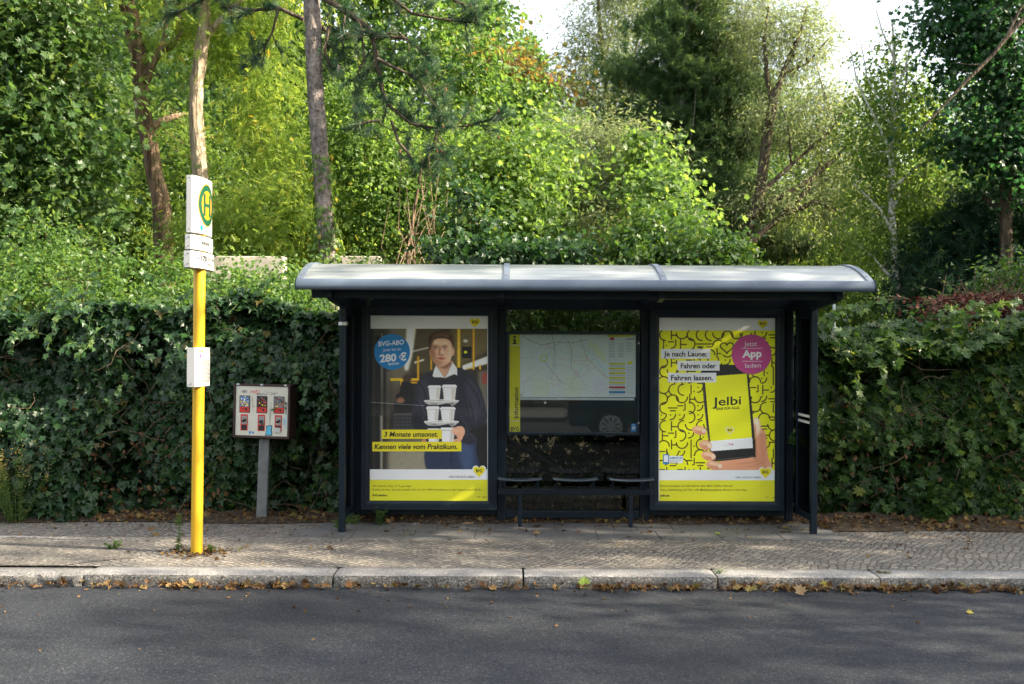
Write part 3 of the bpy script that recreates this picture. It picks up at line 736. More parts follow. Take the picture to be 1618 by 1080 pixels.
    c.shape([(520, 715), (585, 705), (600, 790), (585, 829), (545, 829)], (66, 84, 116), .7, 10); c.line([(484, 712), (488, 795)], 4, (18, 22, 36), .9, 2); c.ell(575, 672, 40, 32, (40, 40, 52), 1, 3)
    c.line([(540, 662), (580, 650), (612, 690)], 3, (80, 82, 96), .7, 1)
    # neck, collar, head
    c.shape([(412, 290), (490, 285), (492, 330), (470, 365), (440, 365), (414, 330)], (188, 142, 114), 1, 2); c.shape([(415, 296), (488, 290), (470, 320), (440, 322)], (120, 82, 64), .8, 5)
    c.poly([(410, 308), (400, 330), (392, 362), (402, 368), (440, 368), (452, 372)], (214, 222, 230), 1, 1); c.poly([(492, 292), (514, 322), (516, 358), (500, 352), (452, 372), (470, 345)], (206, 214, 224), 1, 1)
    c.poly([(440, 340), (452, 372), (468, 345)], (188, 142, 114), .8, 2); c.line([(410, 310), (450, 370)], 2.5, (120, 128, 140), .7, 1); c.line([(492, 296), (454, 370)], 2.5, (120, 128, 140), .7, 1)
    c.shape([(383, 205), (382, 245), (390, 275), (408, 300), (432, 312), (455, 308), (478, 288), (490, 255), (494, 215), (480, 180), (430, 170), (392, 178)], (206, 160, 130), 1, 1.5)
    c.ell(384, 245, 7, 20, (186, 132, 104), 1, 1.5); c.ell(494, 240, 8, 20, (196, 142, 112), 1, 1.5)
    c.shape([(383, 220), (384, 262), (400, 292), (425, 310), (418, 270), (400, 240)], (150, 104, 80), .6, 7); c.shape([(392, 190), (440, 184), (478, 195), (470, 208), (400, 208)], (224, 182, 152), .6, 6)
    c.shape([(376, 225), (370, 190), (376, 160), (400, 142), (440, 138), (478, 150), (496, 180), (495, 224), (488, 214), (486, 194), (468, 176), (436, 172), (404, 178), (390, 198), (383, 226)], (66, 44, 28), 1, 4)
    c.shape([(390, 160), (430, 146), (470, 158), (480, 172), (430, 160)], (112, 78, 50), .7, 4)
    for ex in (406, 452):
        c.line([(ex - 13, 214), (ex, 208), (ex + 13, 212)], 4, (96, 66, 48), .75, 2); c.ell(ex, 222, 8, 3, (216, 200, 188), .8, 1.5); c.ell(ex, 222, 4.2, 4.2, (50, 62, 66)); c.line([(ex - 10, 220), (ex, 217), (ex + 10, 220)], 1.6, (90, 60, 46), .8, 1)
        c.ell(ex, 231, 12, 3, (160, 112, 90), .5, 2)
    c.line([(430, 222), (424, 246), (430, 254), (440, 252)], 3, (150, 102, 80), .8, 2); c.ell(440, 238, 5, 14, (226, 186, 158), .6, 3); c.line([(422, 253), (428, 256)], 3, (110, 64, 50), .8, 1); c.line([(438, 256), (446, 252)], 3, (110, 64, 50), .8, 1)
    c.shape([(418, 270), (432, 266), (448, 270), (458, 272), (440, 282), (424, 278)], (184, 100, 92), 1, 1); c.line([(418, 271), (438, 273), (457, 272)], 2, (120, 58, 52)); c.ell(440, 290, 14, 4, (160, 112, 88), .5, 3)
    g2 = np.random.default_rng(9)
    for i in range(60):      # loose strands
        t = g2.random(); u0 = 380 + 108 * t; v0 = 186 - 34 * math.sin(math.pi * t) + g2.uniform(-6, 10); col = [(96, 66, 42), (44, 27, 18), (128, 90, 58), (60, 38, 25)][i % 4]
        c.line([(u0, v0), (u0 + g2.uniform(-8, 14), v0 - g2.uniform(8, 20)), (u0 + g2.uniform(0, 26), v0 - g2.uniform(12, 26))], 1.8, col, .7)
    c.shape([(384, 200), (396, 192), (402, 240), (398, 285), (386, 262)], (120, 80, 60), .55, 7); c.shape([(478, 200), (494, 215), (488, 260), (470, 296), (474, 240)], (232, 192, 164), .5, 8)
    c.ell(406, 216, 16, 8, (128, 84, 64), .5, 5); c.ell(453, 215, 15, 7, (140, 94, 72), .45, 5); c.shape([(424, 214), (432, 214), (430, 252), (420, 254)], (148, 100, 78), .6, 4); c.ell(436, 260, 14, 3, (140, 92, 74), .5, 2); c.ell(420, 292, 18, 12, (150, 104, 82), .4, 7); c.ell(438, 302, 22, 7, (160, 112, 88), .5, 5)
    c.ell(400, 255, 10, 14, (160, 108, 86), .4, 6); c.ell(468, 250, 10, 12, (224, 168, 142), .5, 6)
    for (a, b) in (((335, 400), (360, 470)), ((600, 420), (632, 520)), ((575, 480), (600, 590)), ((520, 560), (560, 640)), ((330, 560), (360, 640)), ((310, 480), (345, 560)), ((560, 380), (600, 440))):
        c.line([a, ((a[0] + b[0]) / 2 + 6, (a[1] + b[1]) / 2), b], 9, (26, 27, 34), .7, 5); c.line([(a[0] + 9, a[1]), ((a[0] + b[0]) / 2 + 15, (a[1] + b[1]) / 2), (b[0] + 9, b[1])], 6, (72, 74, 88), .55, 4)
    # cups
    def cup(u, v, w, h):
        c.poly([(u - w * .46, v), (u + w * .46, v), (u + w * .36, v + h), (u - w * .36, v + h)], (226, 222, 214), 1, .8)
        c.poly([(u + w * .12, v), (u + w * .46, v), (u + w * .36, v + h), (u + w * .1, v + h)], (168, 164, 158), .8, 5); c.poly([(u - w * .46, v), (u - w * .34, v), (u - w * .28, v + h), (u - w * .36, v + h)], (184, 180, 174), .7, 3)
        c.rect(u - w * .5, v - h * .06, u + w * .5, v + h * .07, (238, 236, 230), 1, .8); c.rect(u - w * .44, v - h * .13, u + w * .44, v - h * .05, (224, 221, 215), 1, .8); c.rect(u - w * .48, v + h * .07, u + w * .48, v + h * .10, (140, 136, 130), .8, 1)
    def tray(v):
        c.shape([(352, v), (400, v - 6), (480, v - 5), (522, v), (514, v + 12), (490, v + 26), (470, v + 14), (420, v + 22), (380, v + 22), (358, v + 12)], (168, 166, 162), 1, 1); c.line([(352, v + 1), (440, v + 7), (522, v + 1)], 4, (216, 213, 207), .9, 1); c.ell(488, v + 16, 14, 6, (100, 98, 96), .7, 2); c.ell(400, v + 18, 20, 4, (96, 94, 92), .6, 2)
    cup(398, 632, 66, 60); cup(468, 628, 76, 66); tray(588); cup(394, 522, 66, 66); cup(468, 524, 78, 66); tray(484); cup(402, 416, 66, 64); cup(476, 414, 74, 70)
    # hand
    c.shape([(488, 628), (505, 618), (530, 612), (548, 620), (554, 642), (546, 662), (530, 690), (500, 692), (498, 680), (516, 672), (506, 656), (494, 648)], (206, 150, 120), 1, 1.2)
    for k in range(4): c.line([(500 + k * 2, 662 + k * 8), (530, 652 + k * 9)], 2, (140, 92, 72), .7, 1)
    c.line([(488, 630), (520, 636)], 8, (214, 160, 130), 1, 1); c.shape([(338, 680), (356, 676), (360, 692), (340, 692)], (170, 118, 92), 1, 1)
    c.line([(78, 492), (350, 510)], 3, (190, 200, 215), .5, 1)
    gq = np.random.default_rng(12); L0 = c.blur(gq.random(c.U.shape), 6) - .5; c.a = np.clip((c.a - 96) * 1.10 + 90, 4, 250) * (1 + L0 * .5)[..., None] + (gq.random(c.U.shape)[..., None] - .5) * 10; gy = c.a.mean(2, keepdims=True); c.a = gy + (c.a - gy) * .9
    # lettering
    pr.disc(189, 240, 90, M['blueprint'], 1); W_ = M['wprint']
    r6 = .06
    pr.text('BVG-ABO', 121, 249, 212, 23, W_, .02, rot=.08); pr.text('Jetzt bis zu', 144, 232, 238, 14, W_, rot=.08); pr.text('280 €', 127, 262, 292, 36, W_, .035, rot=.08); pr.text('sparen', 169, 224, 306, 14, W_, .01, rot=.06)
    for (u0, v0, u1, v1, st, a, b, base) in ((137, 630, 439, 676, '3 Monate umsonst.', 148, 426, 665), (90, 691, 537, 739, 'Kennen viele vom Praktikum.', 100, 524, 727)):
        pr.rect(u0, v0, u1, v1, M['yprint'], 1); pr.text(st, a, b - 8, base, 24, M['black'], .028, shear=.2)
    bvg_heart(pr, 605, 92, 56, 50); pr.rect(78, 829, 668, 881, M['wpaper'], 1); pr.rect(78, 881, 668, 992, M['ygprint'], 1)
    bvg_heart(pr, 626, 838, 62, 60, True, 3)
    pr.text('WEIL WIR DICH LIEBEN.', 473, 603, 871, 9, M['greyprint'], .01, layer=3)
    pr.text('100 % Berlin. Über 27 % günstiger.', 92, 290, 917, 9, M['olive'], .006, layer=3)
    pr.text('Endlich ein Abo, das sich auszahlt: Fahr mit der VBB-Umweltkarte im Abo bequem durch Berlin.', 92, 640, 935, 9, M['olive'], .006, layer=3)
    pr.text('BVG.de/Abo', 92, 166, 963, 9, M['black'], .03, layer=3); pr.text('VBB', 610, 632, 970, 6, M['olive'], layer=3); pr.text('BVG', 644, 660, 972, 7, M['olive'], .02, layer=3)
    return build_print('poster', pr, c, parent, 1.5, 'tram advertisement poster of a young man in a dark sweater carrying stacked paper cups')

def poster_phone(parent, Y):
    pr = Print(flat_fn(1020, 480, 817 / 280, Y), [M['wpaper']])
    pr.rect(60, 58, 602, 914, M['wpaper'], 0)
    YC = (226, 206, 12); K = (34, 32, 8)
    c = Canvas(63, 122, 600, 766, .72, YC)
    g = random.Random(8); cs = 42
    for i in range(13):
        for j in range(16):
            u = 63 + i * cs + cs / 2; v = 122 + j * cs + cs / 2; k = g.randrange(9); w = 5.4; r = 20
            if k == 0: c.arc(u, v + 8, 26, math.pi, 2 * math.pi, w, K)
            elif k == 1: c.arc(u, v - 8, 26, 0, math.pi, w, K)
            elif k == 2: c.arc(u - 8, v, 26, -math.pi / 2, math.pi / 2, w, K)
            elif k == 3: c.arc(u + 8, v, 26, math.pi / 2, math.pi * 1.5, w, K)
            elif k == 4: c.line([(u - r, v), (u + r, v)], w, K); c.line([(u - r * .6, v + 13), (u + r * .6, v + 13)], w, K)
            elif k == 5: c.line([(u, v - r), (u, v + r)], w, K); c.ell(u + 14, v + 8, 3.4, 3.4, K)
            elif k == 6: c.line([(u - 6, v - r), (u - 6, v + r)], w, K); c.line([(u - 6, v + 2), (u + r, v + 2)], w, K)
            elif k == 7: c.line([(u - r, v - 10), (u + r * .2, v - 10)], w, K); c.ell(u + 8, v + 10, 3.4, 3.4, K); c.line([(u + r * .7, v - r), (u + r * .7, v + 8)], w, K)
            else: c.arc(u - 12, v - 12, 24, 0, math.pi / 2, w, K); c.ell(u - 10, v - 10, 3.4, 3.4, K)
    c.ell(375, 202, 40, 36, YC); hp = []
    for i in range(41):
        t = 2 * math.pi * i / 40; hp.append((375 + 30 * math.sin(t) ** 3, 200 - 27 / 16 * (13 * math.cos(t) - 5 * math.cos(2 * t) - 2 * math.cos(3 * t) - math.cos(4 * t)) / 1))
    c.line(hp, 5.5, K)
    # hand behind: palm and thumb
    sk = (202, 146, 112)
    c.shape([(340, 730), (400, 700), (500, 690), (505, 600), (494, 560), (498, 530), (512, 522), (526, 540), (534, 575), (548, 585), (556, 640), (562, 700), (566, 766), (330, 766)], sk, 1, 1)
    c.shape([(494, 560), (498, 530), (512, 522), (524, 540), (530, 590), (515, 610), (498, 600)], (238, 190, 160), .8, 4); c.shape([(520, 610), (550, 600), (560, 700), (560, 766), (500, 766)], (186, 122, 90), .75, 12); c.shape([(330, 740), (420, 715), (500, 720), (470, 766), (330, 766)], (196, 132, 98), .7, 12)
    c.ell(510, 545, 8, 16, (240, 205, 184), .8, 3)
    for (x0, y0, x1, y1) in ((520, 596, 545, 600), (518, 604, 546, 609), (505, 640, 515, 700), (430, 735, 520, 722), (470, 750, 540, 730), (540, 700, 556, 660)): c.line([(x0, y0), ((x0 + x1) / 2, (y0 + y1) / 2 + 3), (x1, y1)], 2.5, (150, 96, 70), .6, 1.5)
    c.shape([(498, 570), (506, 560), (508, 700), (498, 700)], (120, 74, 52), .7, 5)
    # phone
    c.shape([(258, 300), (262, 285), (285, 280), (465, 282), (474, 300), (480, 380), (498, 560), (506, 690), (496, 705), (340, 724), (312, 722), (300, 700), (276, 520), (262, 370)], (24, 22, 22), 1, 1)
    c.line([(266, 340), (282, 560), (304, 706), (320, 720), (495, 700)], 4, (92, 86, 82), .7, 1)
    c.poly([(272, 336), (466, 321), (494, 663), (302, 678)], (228, 212, 20), 1, .7); c.poly([(297, 632), (491, 615), (494, 663), (302, 678)], (226, 224, 218), 1, .7); c.ell(452, 686, 46, 20, (12, 12, 12), .6, 4)
    # fingers over the edge
    for (a, b, L_, w) in ((248, 582, 34, 20), (276, 650, 30, 23), (290, 700, 34, 21), (318, 744, 40, 20)):
        c.ell(a, b, L_, w, sk, 1, 1, .22); c.ell(a + 4, b + w * .5, L_ * .8, w * .4, (172, 108, 80), .6, 5, .22); c.ell(a - 2, b - w * .35, L_ * .6, w * .3, (240, 194, 166), .6, 4, .22)
        c.ell(a + L_ * .62, b + 3, 9, w * .5, (238, 200, 184), .7, 1, .22)
    # app bits
    # lettering
    Wp, K_ = M['wprint'], M['black']
    pr.disc(489, 232, 92, M['pinkprint'], 1)
    pr.text('Jetzt', 455, 514, 194, 20, Wp, 0, rot=.03); pr.text('App', 446, 535, 246, 32, Wp, .035, rot=.03); pr.text('laden', 459, 531, 294, 20, Wp, 0, rot=.03)
    pr.rect(440, 203, 537, 205, Wp, 2); pr.rect(446, 263, 538, 265, Wp, 2)
    for (u0, v0, u1, v1, st, a, b, base) in ((71, 207, 299, 252, 'Je nach Laune:', 84, 282, 241), (147, 262, 341, 307, 'Fahren oder', 162, 325, 296), (103, 317, 326, 361, 'Fahren lassen.', 117, 311, 351)):
        pr.rect(u0, v0, u1, v1, Wp, 1); pr.text(st, a, b, base, 22, K_, .028)
    pr.text('Jelbi', 309, 440, 470, 38, K_, .012, rot=.06); pr.text('EINE FÜR ALLE.', 326, 434, 489, 11, K_, .02, rot=.06)
    pr.heart(388, 582, 42, 38, Wp, 1); pr.heart(388, 582, 35, 31, M['yprint'], 2); pr.text('BVG', 379, 398, 585, 8, K_, .03, layer=3)
    pr.text('Trafi', 381, 404, 652, 10, M['pinkprint'], .02, rot=.05); pr.text('Mobility', 358, 378, 652, 4, M['greyprint'])
    pr.rect(80, 692, 108, 738, M['blueprint'], 1); pr.rect(84, 697, 104, 728, Wp, 2); pr.rect(108, 700, 172, 733, Wp, 1); pr.text('KOMM GUT AN!', 110, 168, 713, 8, M['blueprint'], .03, shear=.2); pr.text('mit der App sicher', 110, 166, 722, 5, M['greyprint']); pr.text('unterwegs', 110, 150, 730, 5, M['greyprint'])
    bvg_heart(pr, 540, 92, 50, 44); pr.rect(63, 766, 600, 812, M['wpaper'], 1); pr.rect(63, 812, 600, 914, M['ygprint'], 1)
    bvg_heart(pr, 552, 776, 56, 54, True, 3); pr.text('WEIL WIR DICH LIEBEN.', 414, 533, 803, 8, M['greyprint'], .01, layer=3)
    pr.text('Einmal anmelden und alles fahren. Bus, Bahn, Roller, Fahrrad,', 67, 402, 842, 9, M['olive'], .006, layer=3)
    pr.text('Auto, Ridesharing und Taxi – alle Mobilitätsangebote Berlins in einer App.', 67, 468, 860, 9, M['olive'], .006, layer=3)
    pr.text('jelbi.de', 67, 110, 887, 9, K_, .03, layer=3); pr.text('Infos', 552, 568, 892, 5, M['olive'], layer=3); pr.text('Jelbi', 584, 598, 895, 6, M['olive'], .02, layer=3)
    return build_print('poster', pr, c, parent, 1.5, 'yellow app advertisement poster with a hand holding a phone')

def transit_map(parent, Y):
    pr = Print(flat_fn(780, 480, 759 / 260, Y), [M['wpaper']])
    pr.rect(122, 139, 655, 430, M['wpaper'], 0)
    c = Canvas(125, 141, 527, 427, .75, (205, 205, 200)); g = np.random.default_rng(6); gr = random.Random(3)
    for i in range(170):
        col = [(216, 200, 205), (196, 214, 192), (190, 208, 216), (222, 214, 196), (206, 190, 196)][i % 5]; c.ell(g.uniform(125, 527), g.uniform(141, 427), g.uniform(5, 26), g.uniform(4, 16), col, .55, 3, g.uniform(0, 3))
    c.shape([(430, 180), (480, 190), (520, 260), (500, 260)], (206, 216, 170), .8, 3); c.shape([(380, 160), (420, 200), (470, 250), (520, 300), (500, 300), (440, 240)], (182, 206, 220), .6, 4)
    c.shape([(285, 205), (320, 200), (326, 230), (290, 238)], (206, 218, 210), .9, 2); c.shape([(185, 355), (215, 352), (258, 372), (255, 410), (220, 425), (180, 422), (182, 385)], (220, 216, 186), .95, 1); c.shape([(325, 350), (372, 332), (400, 350), (410, 395), (385, 425), (330, 425), (335, 385)], (218, 216, 190), .95, 1)
    c.ell(485, 375, 36, 36, (212, 192, 214), .7, 10)
    for i in range(26):
        x, y = gr.uniform(125, 527), gr.uniform(141, 427); pts = [(x, y)]; a = gr.uniform(0, 6.3)
        for k in range(5): a += gr.uniform(-.5, .5); x += 38 * math.cos(a); y += 38 * math.sin(a); pts.append((x, y))
        c.line(pts, 1.4, [(190, 110, 110), (130, 130, 150), (120, 150, 120), (170, 130, 160)][i % 4], .55)
    c.line([(150, 160), (220, 190), (290, 175), (360, 180), (430, 165)], 2, (110, 90, 120), .8); c.line([(270, 145), (285, 220), (280, 300)], 2, (110, 90, 120), .7); c.line([(345, 170), (362, 230), (355, 300)], 2, (120, 100, 130), .7); c.line([(400, 160), (430, 250), (525, 345)], 2, (170, 110, 90), .8); c.line([(230, 260), (320, 370)], 2, (150, 110, 130), .7)
    pr.ring(231, 249, 12, 16, M['ygprint'], 1)
    pr.rect(525, 142, 650, 152, M['yprint'], 1); pr.rect(538, 154, 556, 166, M['redprint'], 1)
    for i in range(9): pr.rect(532, 176 + i * 8.5, 558, 177.6 + i * 8.5, M['greyprint'], 1); pr.rect(574, 182 + i * 7.5, 600, 183.3 + i * 7.5, M['olive'], 1)
    for i in range(7): pr.rect(612, 176 + i * 7, 612 + 20 + 6 * (i % 3), 177.2 + i * 7, M['greyprint'], 1)
    pr.rect(612, 160, 648, 164, M['greyprint'], 1); pr.rect(612, 262, 648, 284, M['teal'], 1) if False else None
    pr.disc(629, 271, 13, M['yprint'], 1, 8)
    for i, m_ in enumerate(('yprint', 'yprint', 'yprint', 'yprint', 'yprint', 'redprint', 'blueprint')):
        v = 271 + i * 21.8; pr.rect(532, v, 607, v + 9, M[m_], 1); pr.rect(536, v + 4, 560, v + 5.3, M['greyprint'], 2)
        for k in range(2): pr.rect(534, v + 12 + k * 4, 604, v + 13 + k * 4, M['greyprint'], 1)
    for i in range(14): pr.rect(612, 292 + i * 9, 640 + 6 * (i % 2), 293 + i * 9, M['greyprint'], 1)
    return build_print('transit_map', pr, c, parent, 1.5)

# ------------------------------------------------------------------ bus shelter
XL, XR = -1.50, 2.68; YB, YF = 9.40, 8.84
xw = lambda px, Y=YB: P(px, 640, Y)[0]
zw = lambda py, Y=YB, px=907: P(px, py, Y)[2]
S = thing('bus_shelter', (0.59, YB, 0), 'dark blue-grey glass bus shelter with a milky curved roof and two lit-coloured advertising posters', 'bus shelter')
S['label'] = 'dark blue-grey bus shelter with a milky curved roof and two advertising posters'
fr = M['frame']
ZH0, ZH1 = 2.005, 2.13
def bar(name, x0, x1, y0, y1, z0, z1, mat=fr, bev=.006, parent=S):
    mb = MB(); mb.box(x0, x1, y0, y1, z0, z1); return mb.build(name, mat, parent, bev)
for a, b in ((XL - .035, XL + .035), (xw(786), xw(800)), (xw(1011), xw(1026)), (XR - .10, XR - .03)): bar('post', a, b, YB - .04, YB + .04, 0, ZH0)
bar('header_beam', XL - .04, XR + .04, YB - .05, YB + .05, ZH0, ZH1)
bar('bottom_rail', XL + .036, xw(786) - .001, YB - .03, YB + .03, .07, .15); bar('bottom_rail', xw(1026) + .001, XR - .101, YB - .03, YB + .03, .07, .15)
bar('bottom_rail', xw(800) + .001, xw(1011) - .001, YB - .03, YB + .03, zw(818), zw(806))
# solid backs behind the poster cases
bar('back_panel', XL + .036, xw(786) - .001, YB - .012, YB + .012, .151, ZH0 - .001, fr, 0); bar('back_panel', xw(1026) + .001, XR - .101, YB - .012, YB + .012, .151, ZH0 - .001, fr, 0)
bar('window_glass', xw(800) + .001, xw(1011) - .001, YB - .004, YB + .004, zw(806) + .001, ZH0 - .001, M['smoked'], 0)
# poster cases
def case(px0, py0, px1, py1, ix0, iy0, ix1, iy1, Yc, poster, depth=.13):
    x0, z1 = P(px0, py0, Yc)[[0, 2]]; x1, z0 = P(px1, py1, Yc)[[0, 2]]; a0, b1 = P(ix0, iy0, Yc)[[0, 2]]; a1, b0 = P(ix1, iy1, Yc)[[0, 2]]
    e = thing('poster_case', ((x0 + x1) / 2, Yc, z0), None, None); e.parent = S; e.location = Vector(((x0 + x1) / 2, Yc, z0)) - Vector(S.location)
    mb = MB()
    # mitred frame profile: outer edge rounded back, inner edge stepping in to the glass
    prof = [(0.0, .05), (0.0, .012), (.012, 0.0), (.62, 0.004), (.72, .010), (1.0, .016), (1.0, .05)]
    def ring(t, d): 
        return [(x0 + (a0 - x0) * t, Yc + d, z0 + (b0 - z0) * t), (x1 + (a1 - x1) * t, Yc + d, z0 + (b0 - z0) * t), (x1 + (a1 - x1) * t, Yc + d, z1 + (b1 - z1) * t), (x0 + (a0 - x0) * t, Yc + d, z1 + (b1 - z1) * t)]
    V = []; 
    for t, d in prof: V += ring(t, d)
    F_ = [(4 * i + k, 4 * i + (k + 1) % 4, 4 * i + 4 + (k + 1) % 4, 4 * i + 4 + k) for i in range(len(prof) - 1) for k in range(4)]
    mb.add(V, F_); mb.build('case_frame', fr, e, .002)
    mb = MB(); mb.box(x0 + .012, x1 - .012, Yc + .051, Yc + depth - .001, z0 + .012, z1 - .012); mb.build('case_body', fr, e)
    poster(e, Yc + .034)
    return e
case(571.5, 484.3, 785.2, 806, 584.8, 497.8, 770.6, 791.9, 9.255, poster_man)
case(1027.5, 487.6, 1238.6, 806.8, 1042, 501.3, 1225, 792.6, 9.255, poster_phone)
# information case
YI = 9.28
e = thing('information_case', (0, 0, 0), None, None); e.parent = S
ix0, iz1 = P(800.5, 523, YI)[[0, 2]]; ix1, iz0 = P(1010, 687.5, YI)[[0, 2]]
e.location = Vector(((ix0 + ix1) / 2, YI, iz0)) - Vector(S.location)
tk = .022
mb = MB(); mb.box(ix0, ix1, YI, YI + .07, iz1 - tk * 1.1, iz1); mb.box(ix0, ix1, YI, YI + .07, iz0, iz0 + tk); mb.box(ix0, ix0 + tk, YI + .001, YI + .069, iz0 + tk, iz1 - tk * 1.1); mb.box(ix1 - tk * .9, ix1, YI + .001, YI + .069, iz0 + tk, iz1 - tk * 1.1)
mb.build('case_frame', fr, e, .003)
mb = MB(); mb.box(ix0 + .005, ix1 - .005, YI + .04, YI + .068, iz0 + .005, iz1 - .005); mb.build('case_back', M['dark'], e)
transit_map(e, YI + .036)
pr = Print(flat_fn(780, 480, 759 / 260, YI + .036), [M['yprint']])
pr.rect(73, 140, 122, 588, M['yprint'], 0); pr.rect(73, 188, 122, 190.5, M['wprint'], 1); pr.rect(73, 538, 122, 540.5, M['wprint'], 1)
vtext(pr, 'Information', 113, 527, 384, 20, M['black'], .022); pr.text('BVG', 79, 117, 584, 17, M['black'], .028)
pr.disc(97, 152, 6, M['black'], 1); pr.poly([(88, 162), (102, 162), (102, 180), (107, 180), (107, 185), (87, 185), (87, 180), (92, 180), (92, 167), (88, 167)], M['black'], 1)
build_print('information_strip', pr, None, e)
fn = flat_fn(780, 480, 759 / 260, YI + .03)
def fbox(name, u0, v0, u1, v1, d, mat, parent):
    a = fn(u0, v0, 0); b = fn(u1, v1, 0); mb = MB(); mb.box(a[0], b[0], a[1] - d, a[1], b[2], a[2]); return mb.build(name, mat, parent, .001)
fbox('clamp_bar', 123, 431, 648, 444, .012, M['silver'], e)
pr = Print(flat_fn(780, 480, 759 / 260, YI + .0385), [M['blueprint']]); pr.rect(634, 552, 659, 588, M['blueprint'], 1); pr.disc(646, 571, 8, M['wprint'], 2); pr.disc(646, 571, 3.6, M['blueprint'], 3); pr.rect(638, 556, 650, 558, M['wprint'], 2); build_print('blue_sticker', pr, None, e)
bar_g = MB(); bar_g.box(ix0 + tk, ix1 - tk, YI + .018, YI + .021, iz0 + tk, iz1 - tk); bar_g.build('case_glass', M['glass'], e)
for u, v in ((669, 181), (669, 549), (138, 149), (371, 148), (640, 151), (128, 419), (238, 456)):
    c0 = P(780 + u * 260 / 759, 480 + v * 260 / 759, YI - .002); mb = MB(); dy = 0 if u > 660 else .026
    mb.tube([(c0[0], YI - .004 + dy * .5, c0[2]), (c0[0], YI + .006 + dy, c0[2])], .012 if u < 660 else .009, 10, smooth=False); mb.build('fixing_bolt', M['chrome'], e)
# side screens
for X, s in ((XL, -1), (XR, 1)):
    e = thing('side_screen', (X, YF, 0), None, None); e.parent = S; e.location = Vector((X, YF, 0)) - Vector(S.location)
    w = .028
    bar('front_post', X - w, X + w, YF - .03, YF + .03, 0, 2.02, parent=e)
    bar('rear_stile', X - .02, X + .02, YB - .10, YB - .052, .10, 1.985, parent=e)
    bar('bottom_rail', X - .02, X + .02, YF + .031, YB - .101, .11, .17, parent=e); bar('top_rail', X - .02, X + .02, YF + .031, YB - .101, 1.925, 1.985, parent=e)
    bar('glass_pane', X - .004, X + .004, YF + .031, YB - .101, .171, 1.924, M['smoked'], 0, e)
    if s > 0:
        for z in (.985, 1.04): bar('white_marking', X - .0062, X - .0045, YF + .032, YB - .102, z - .012, z + .012, M['wprint'], 0, e)
    else:
        mb = MB(); mb.tube([(X, YF, 1.84), (X, YF, 1.87)], .042, 14); mb.build('clamp_ring', M['silver'], e)
# roof
ARY0, ARY1 = 8.03, 9.56; RISE = .185; ZR = 2.185
Rr = (((ARY1 - ARY0) / 2) ** 2 + RISE ** 2) / (2 * RISE); yc = (ARY0 + ARY1) / 2; zc = ZR + RISE - Rr
half = math.asin((ARY1 - ARY0) / 2 / Rr)
def arc_pts(dr, n=24, a0=-half, a1=half): return [(yc + (Rr + dr) * math.sin(a0 + (a1 - a0) * i / n), zc + (Rr + dr) * math.cos(a0 + (a1 - a0) * i / n)) for i in range(n + 1)]
RX = [-1.715, -.045, 1.225, 2.89]
for a, b in zip(RX[:-1], RX[1:]):
    mb = MB(); o_ = arc_pts(.006) + arc_pts(0)[::-1]; mb.prism(o_, 0, a + .004, b - .004, smooth=True); ob = mb.build('roof_sheet', M['roof'], S)
    md = ob.modifiers.new('edge', 'EDGE_SPLIT'); md.split_angle = R(40)
for i, x in enumerate(RX):
    mb = MB(); o_ = arc_pts(.018) + arc_pts(-.02)[::-1]; mb.prism(o_, 0, x - .024, x + .024); rb = mb.build('roof_rib', M['rib'], S, .003)
    for t in (.06, .93):
        an = -half + 2 * half * t; mb = MB(); p0 = np.array([x, yc + (Rr + .018) * math.sin(an), zc + (Rr + .018) * math.cos(an)]); nn = np.array([0, math.sin(an), math.cos(an)]); mb.tube([p0, p0 + nn * .006], .010, 8); mb.build('bolt', M['chrome'], rb)
# gutters
def gutter(y, sgn, name):
    pr_ = [(0, 2.112), (-.012, 2.116), (-.020, 2.128), (-.022, 2.145), (-.016, 2.170), (-.004, 2.192), (.012, 2.200), (.05, 2.200), (.06, 2.19), (.06, 2.125), (.05, 2.112)]
    mb = MB(); mb.prism([(y + sgn * a, z) for a, z in pr_], 0, -1.736, 2.912, smooth=True); ob = mb.build(name, M['gutter'], S)
    md = ob.modifiers.new('edge', 'EDGE_SPLIT'); md.split_angle = R(50)
gutter(8.0, 1, 'front_gutter'); gutter(9.60, -1, 'rear_gutter')
for x in (-1.742, 2.913):
    mb = MB(); mb.prism([(7.975, 2.108), (8.07, 2.108), (8.07, 2.205), (7.99, 2.205), (7.973, 2.15)], 0, x, x + .006); mb.build('gutter_end_cap', fr, S)
bar('cross_beam', -1.66, 2.74, 8.22, 8.27, 2.055, 2.13); bar('cross_beam', -1.66, 2.74, 9.455, 9.50, 2.055, 2.13)
for x in (XL, xw(793), 1.225, XR):
    outer = x in (XL, XR)
    mb = MB(); z0 = 2.00 if outer else 2.06
    mb.prism([(8.14, 2.055), (8.14, 2.12), (9.349, 2.12), (9.349, 1.96 if outer else 2.03), (8.75, 2.0 if outer else 2.05), (8.28, 2.03)], 0, x - .022, x + .022); mb.build('roof_arm', fr, S, .004)
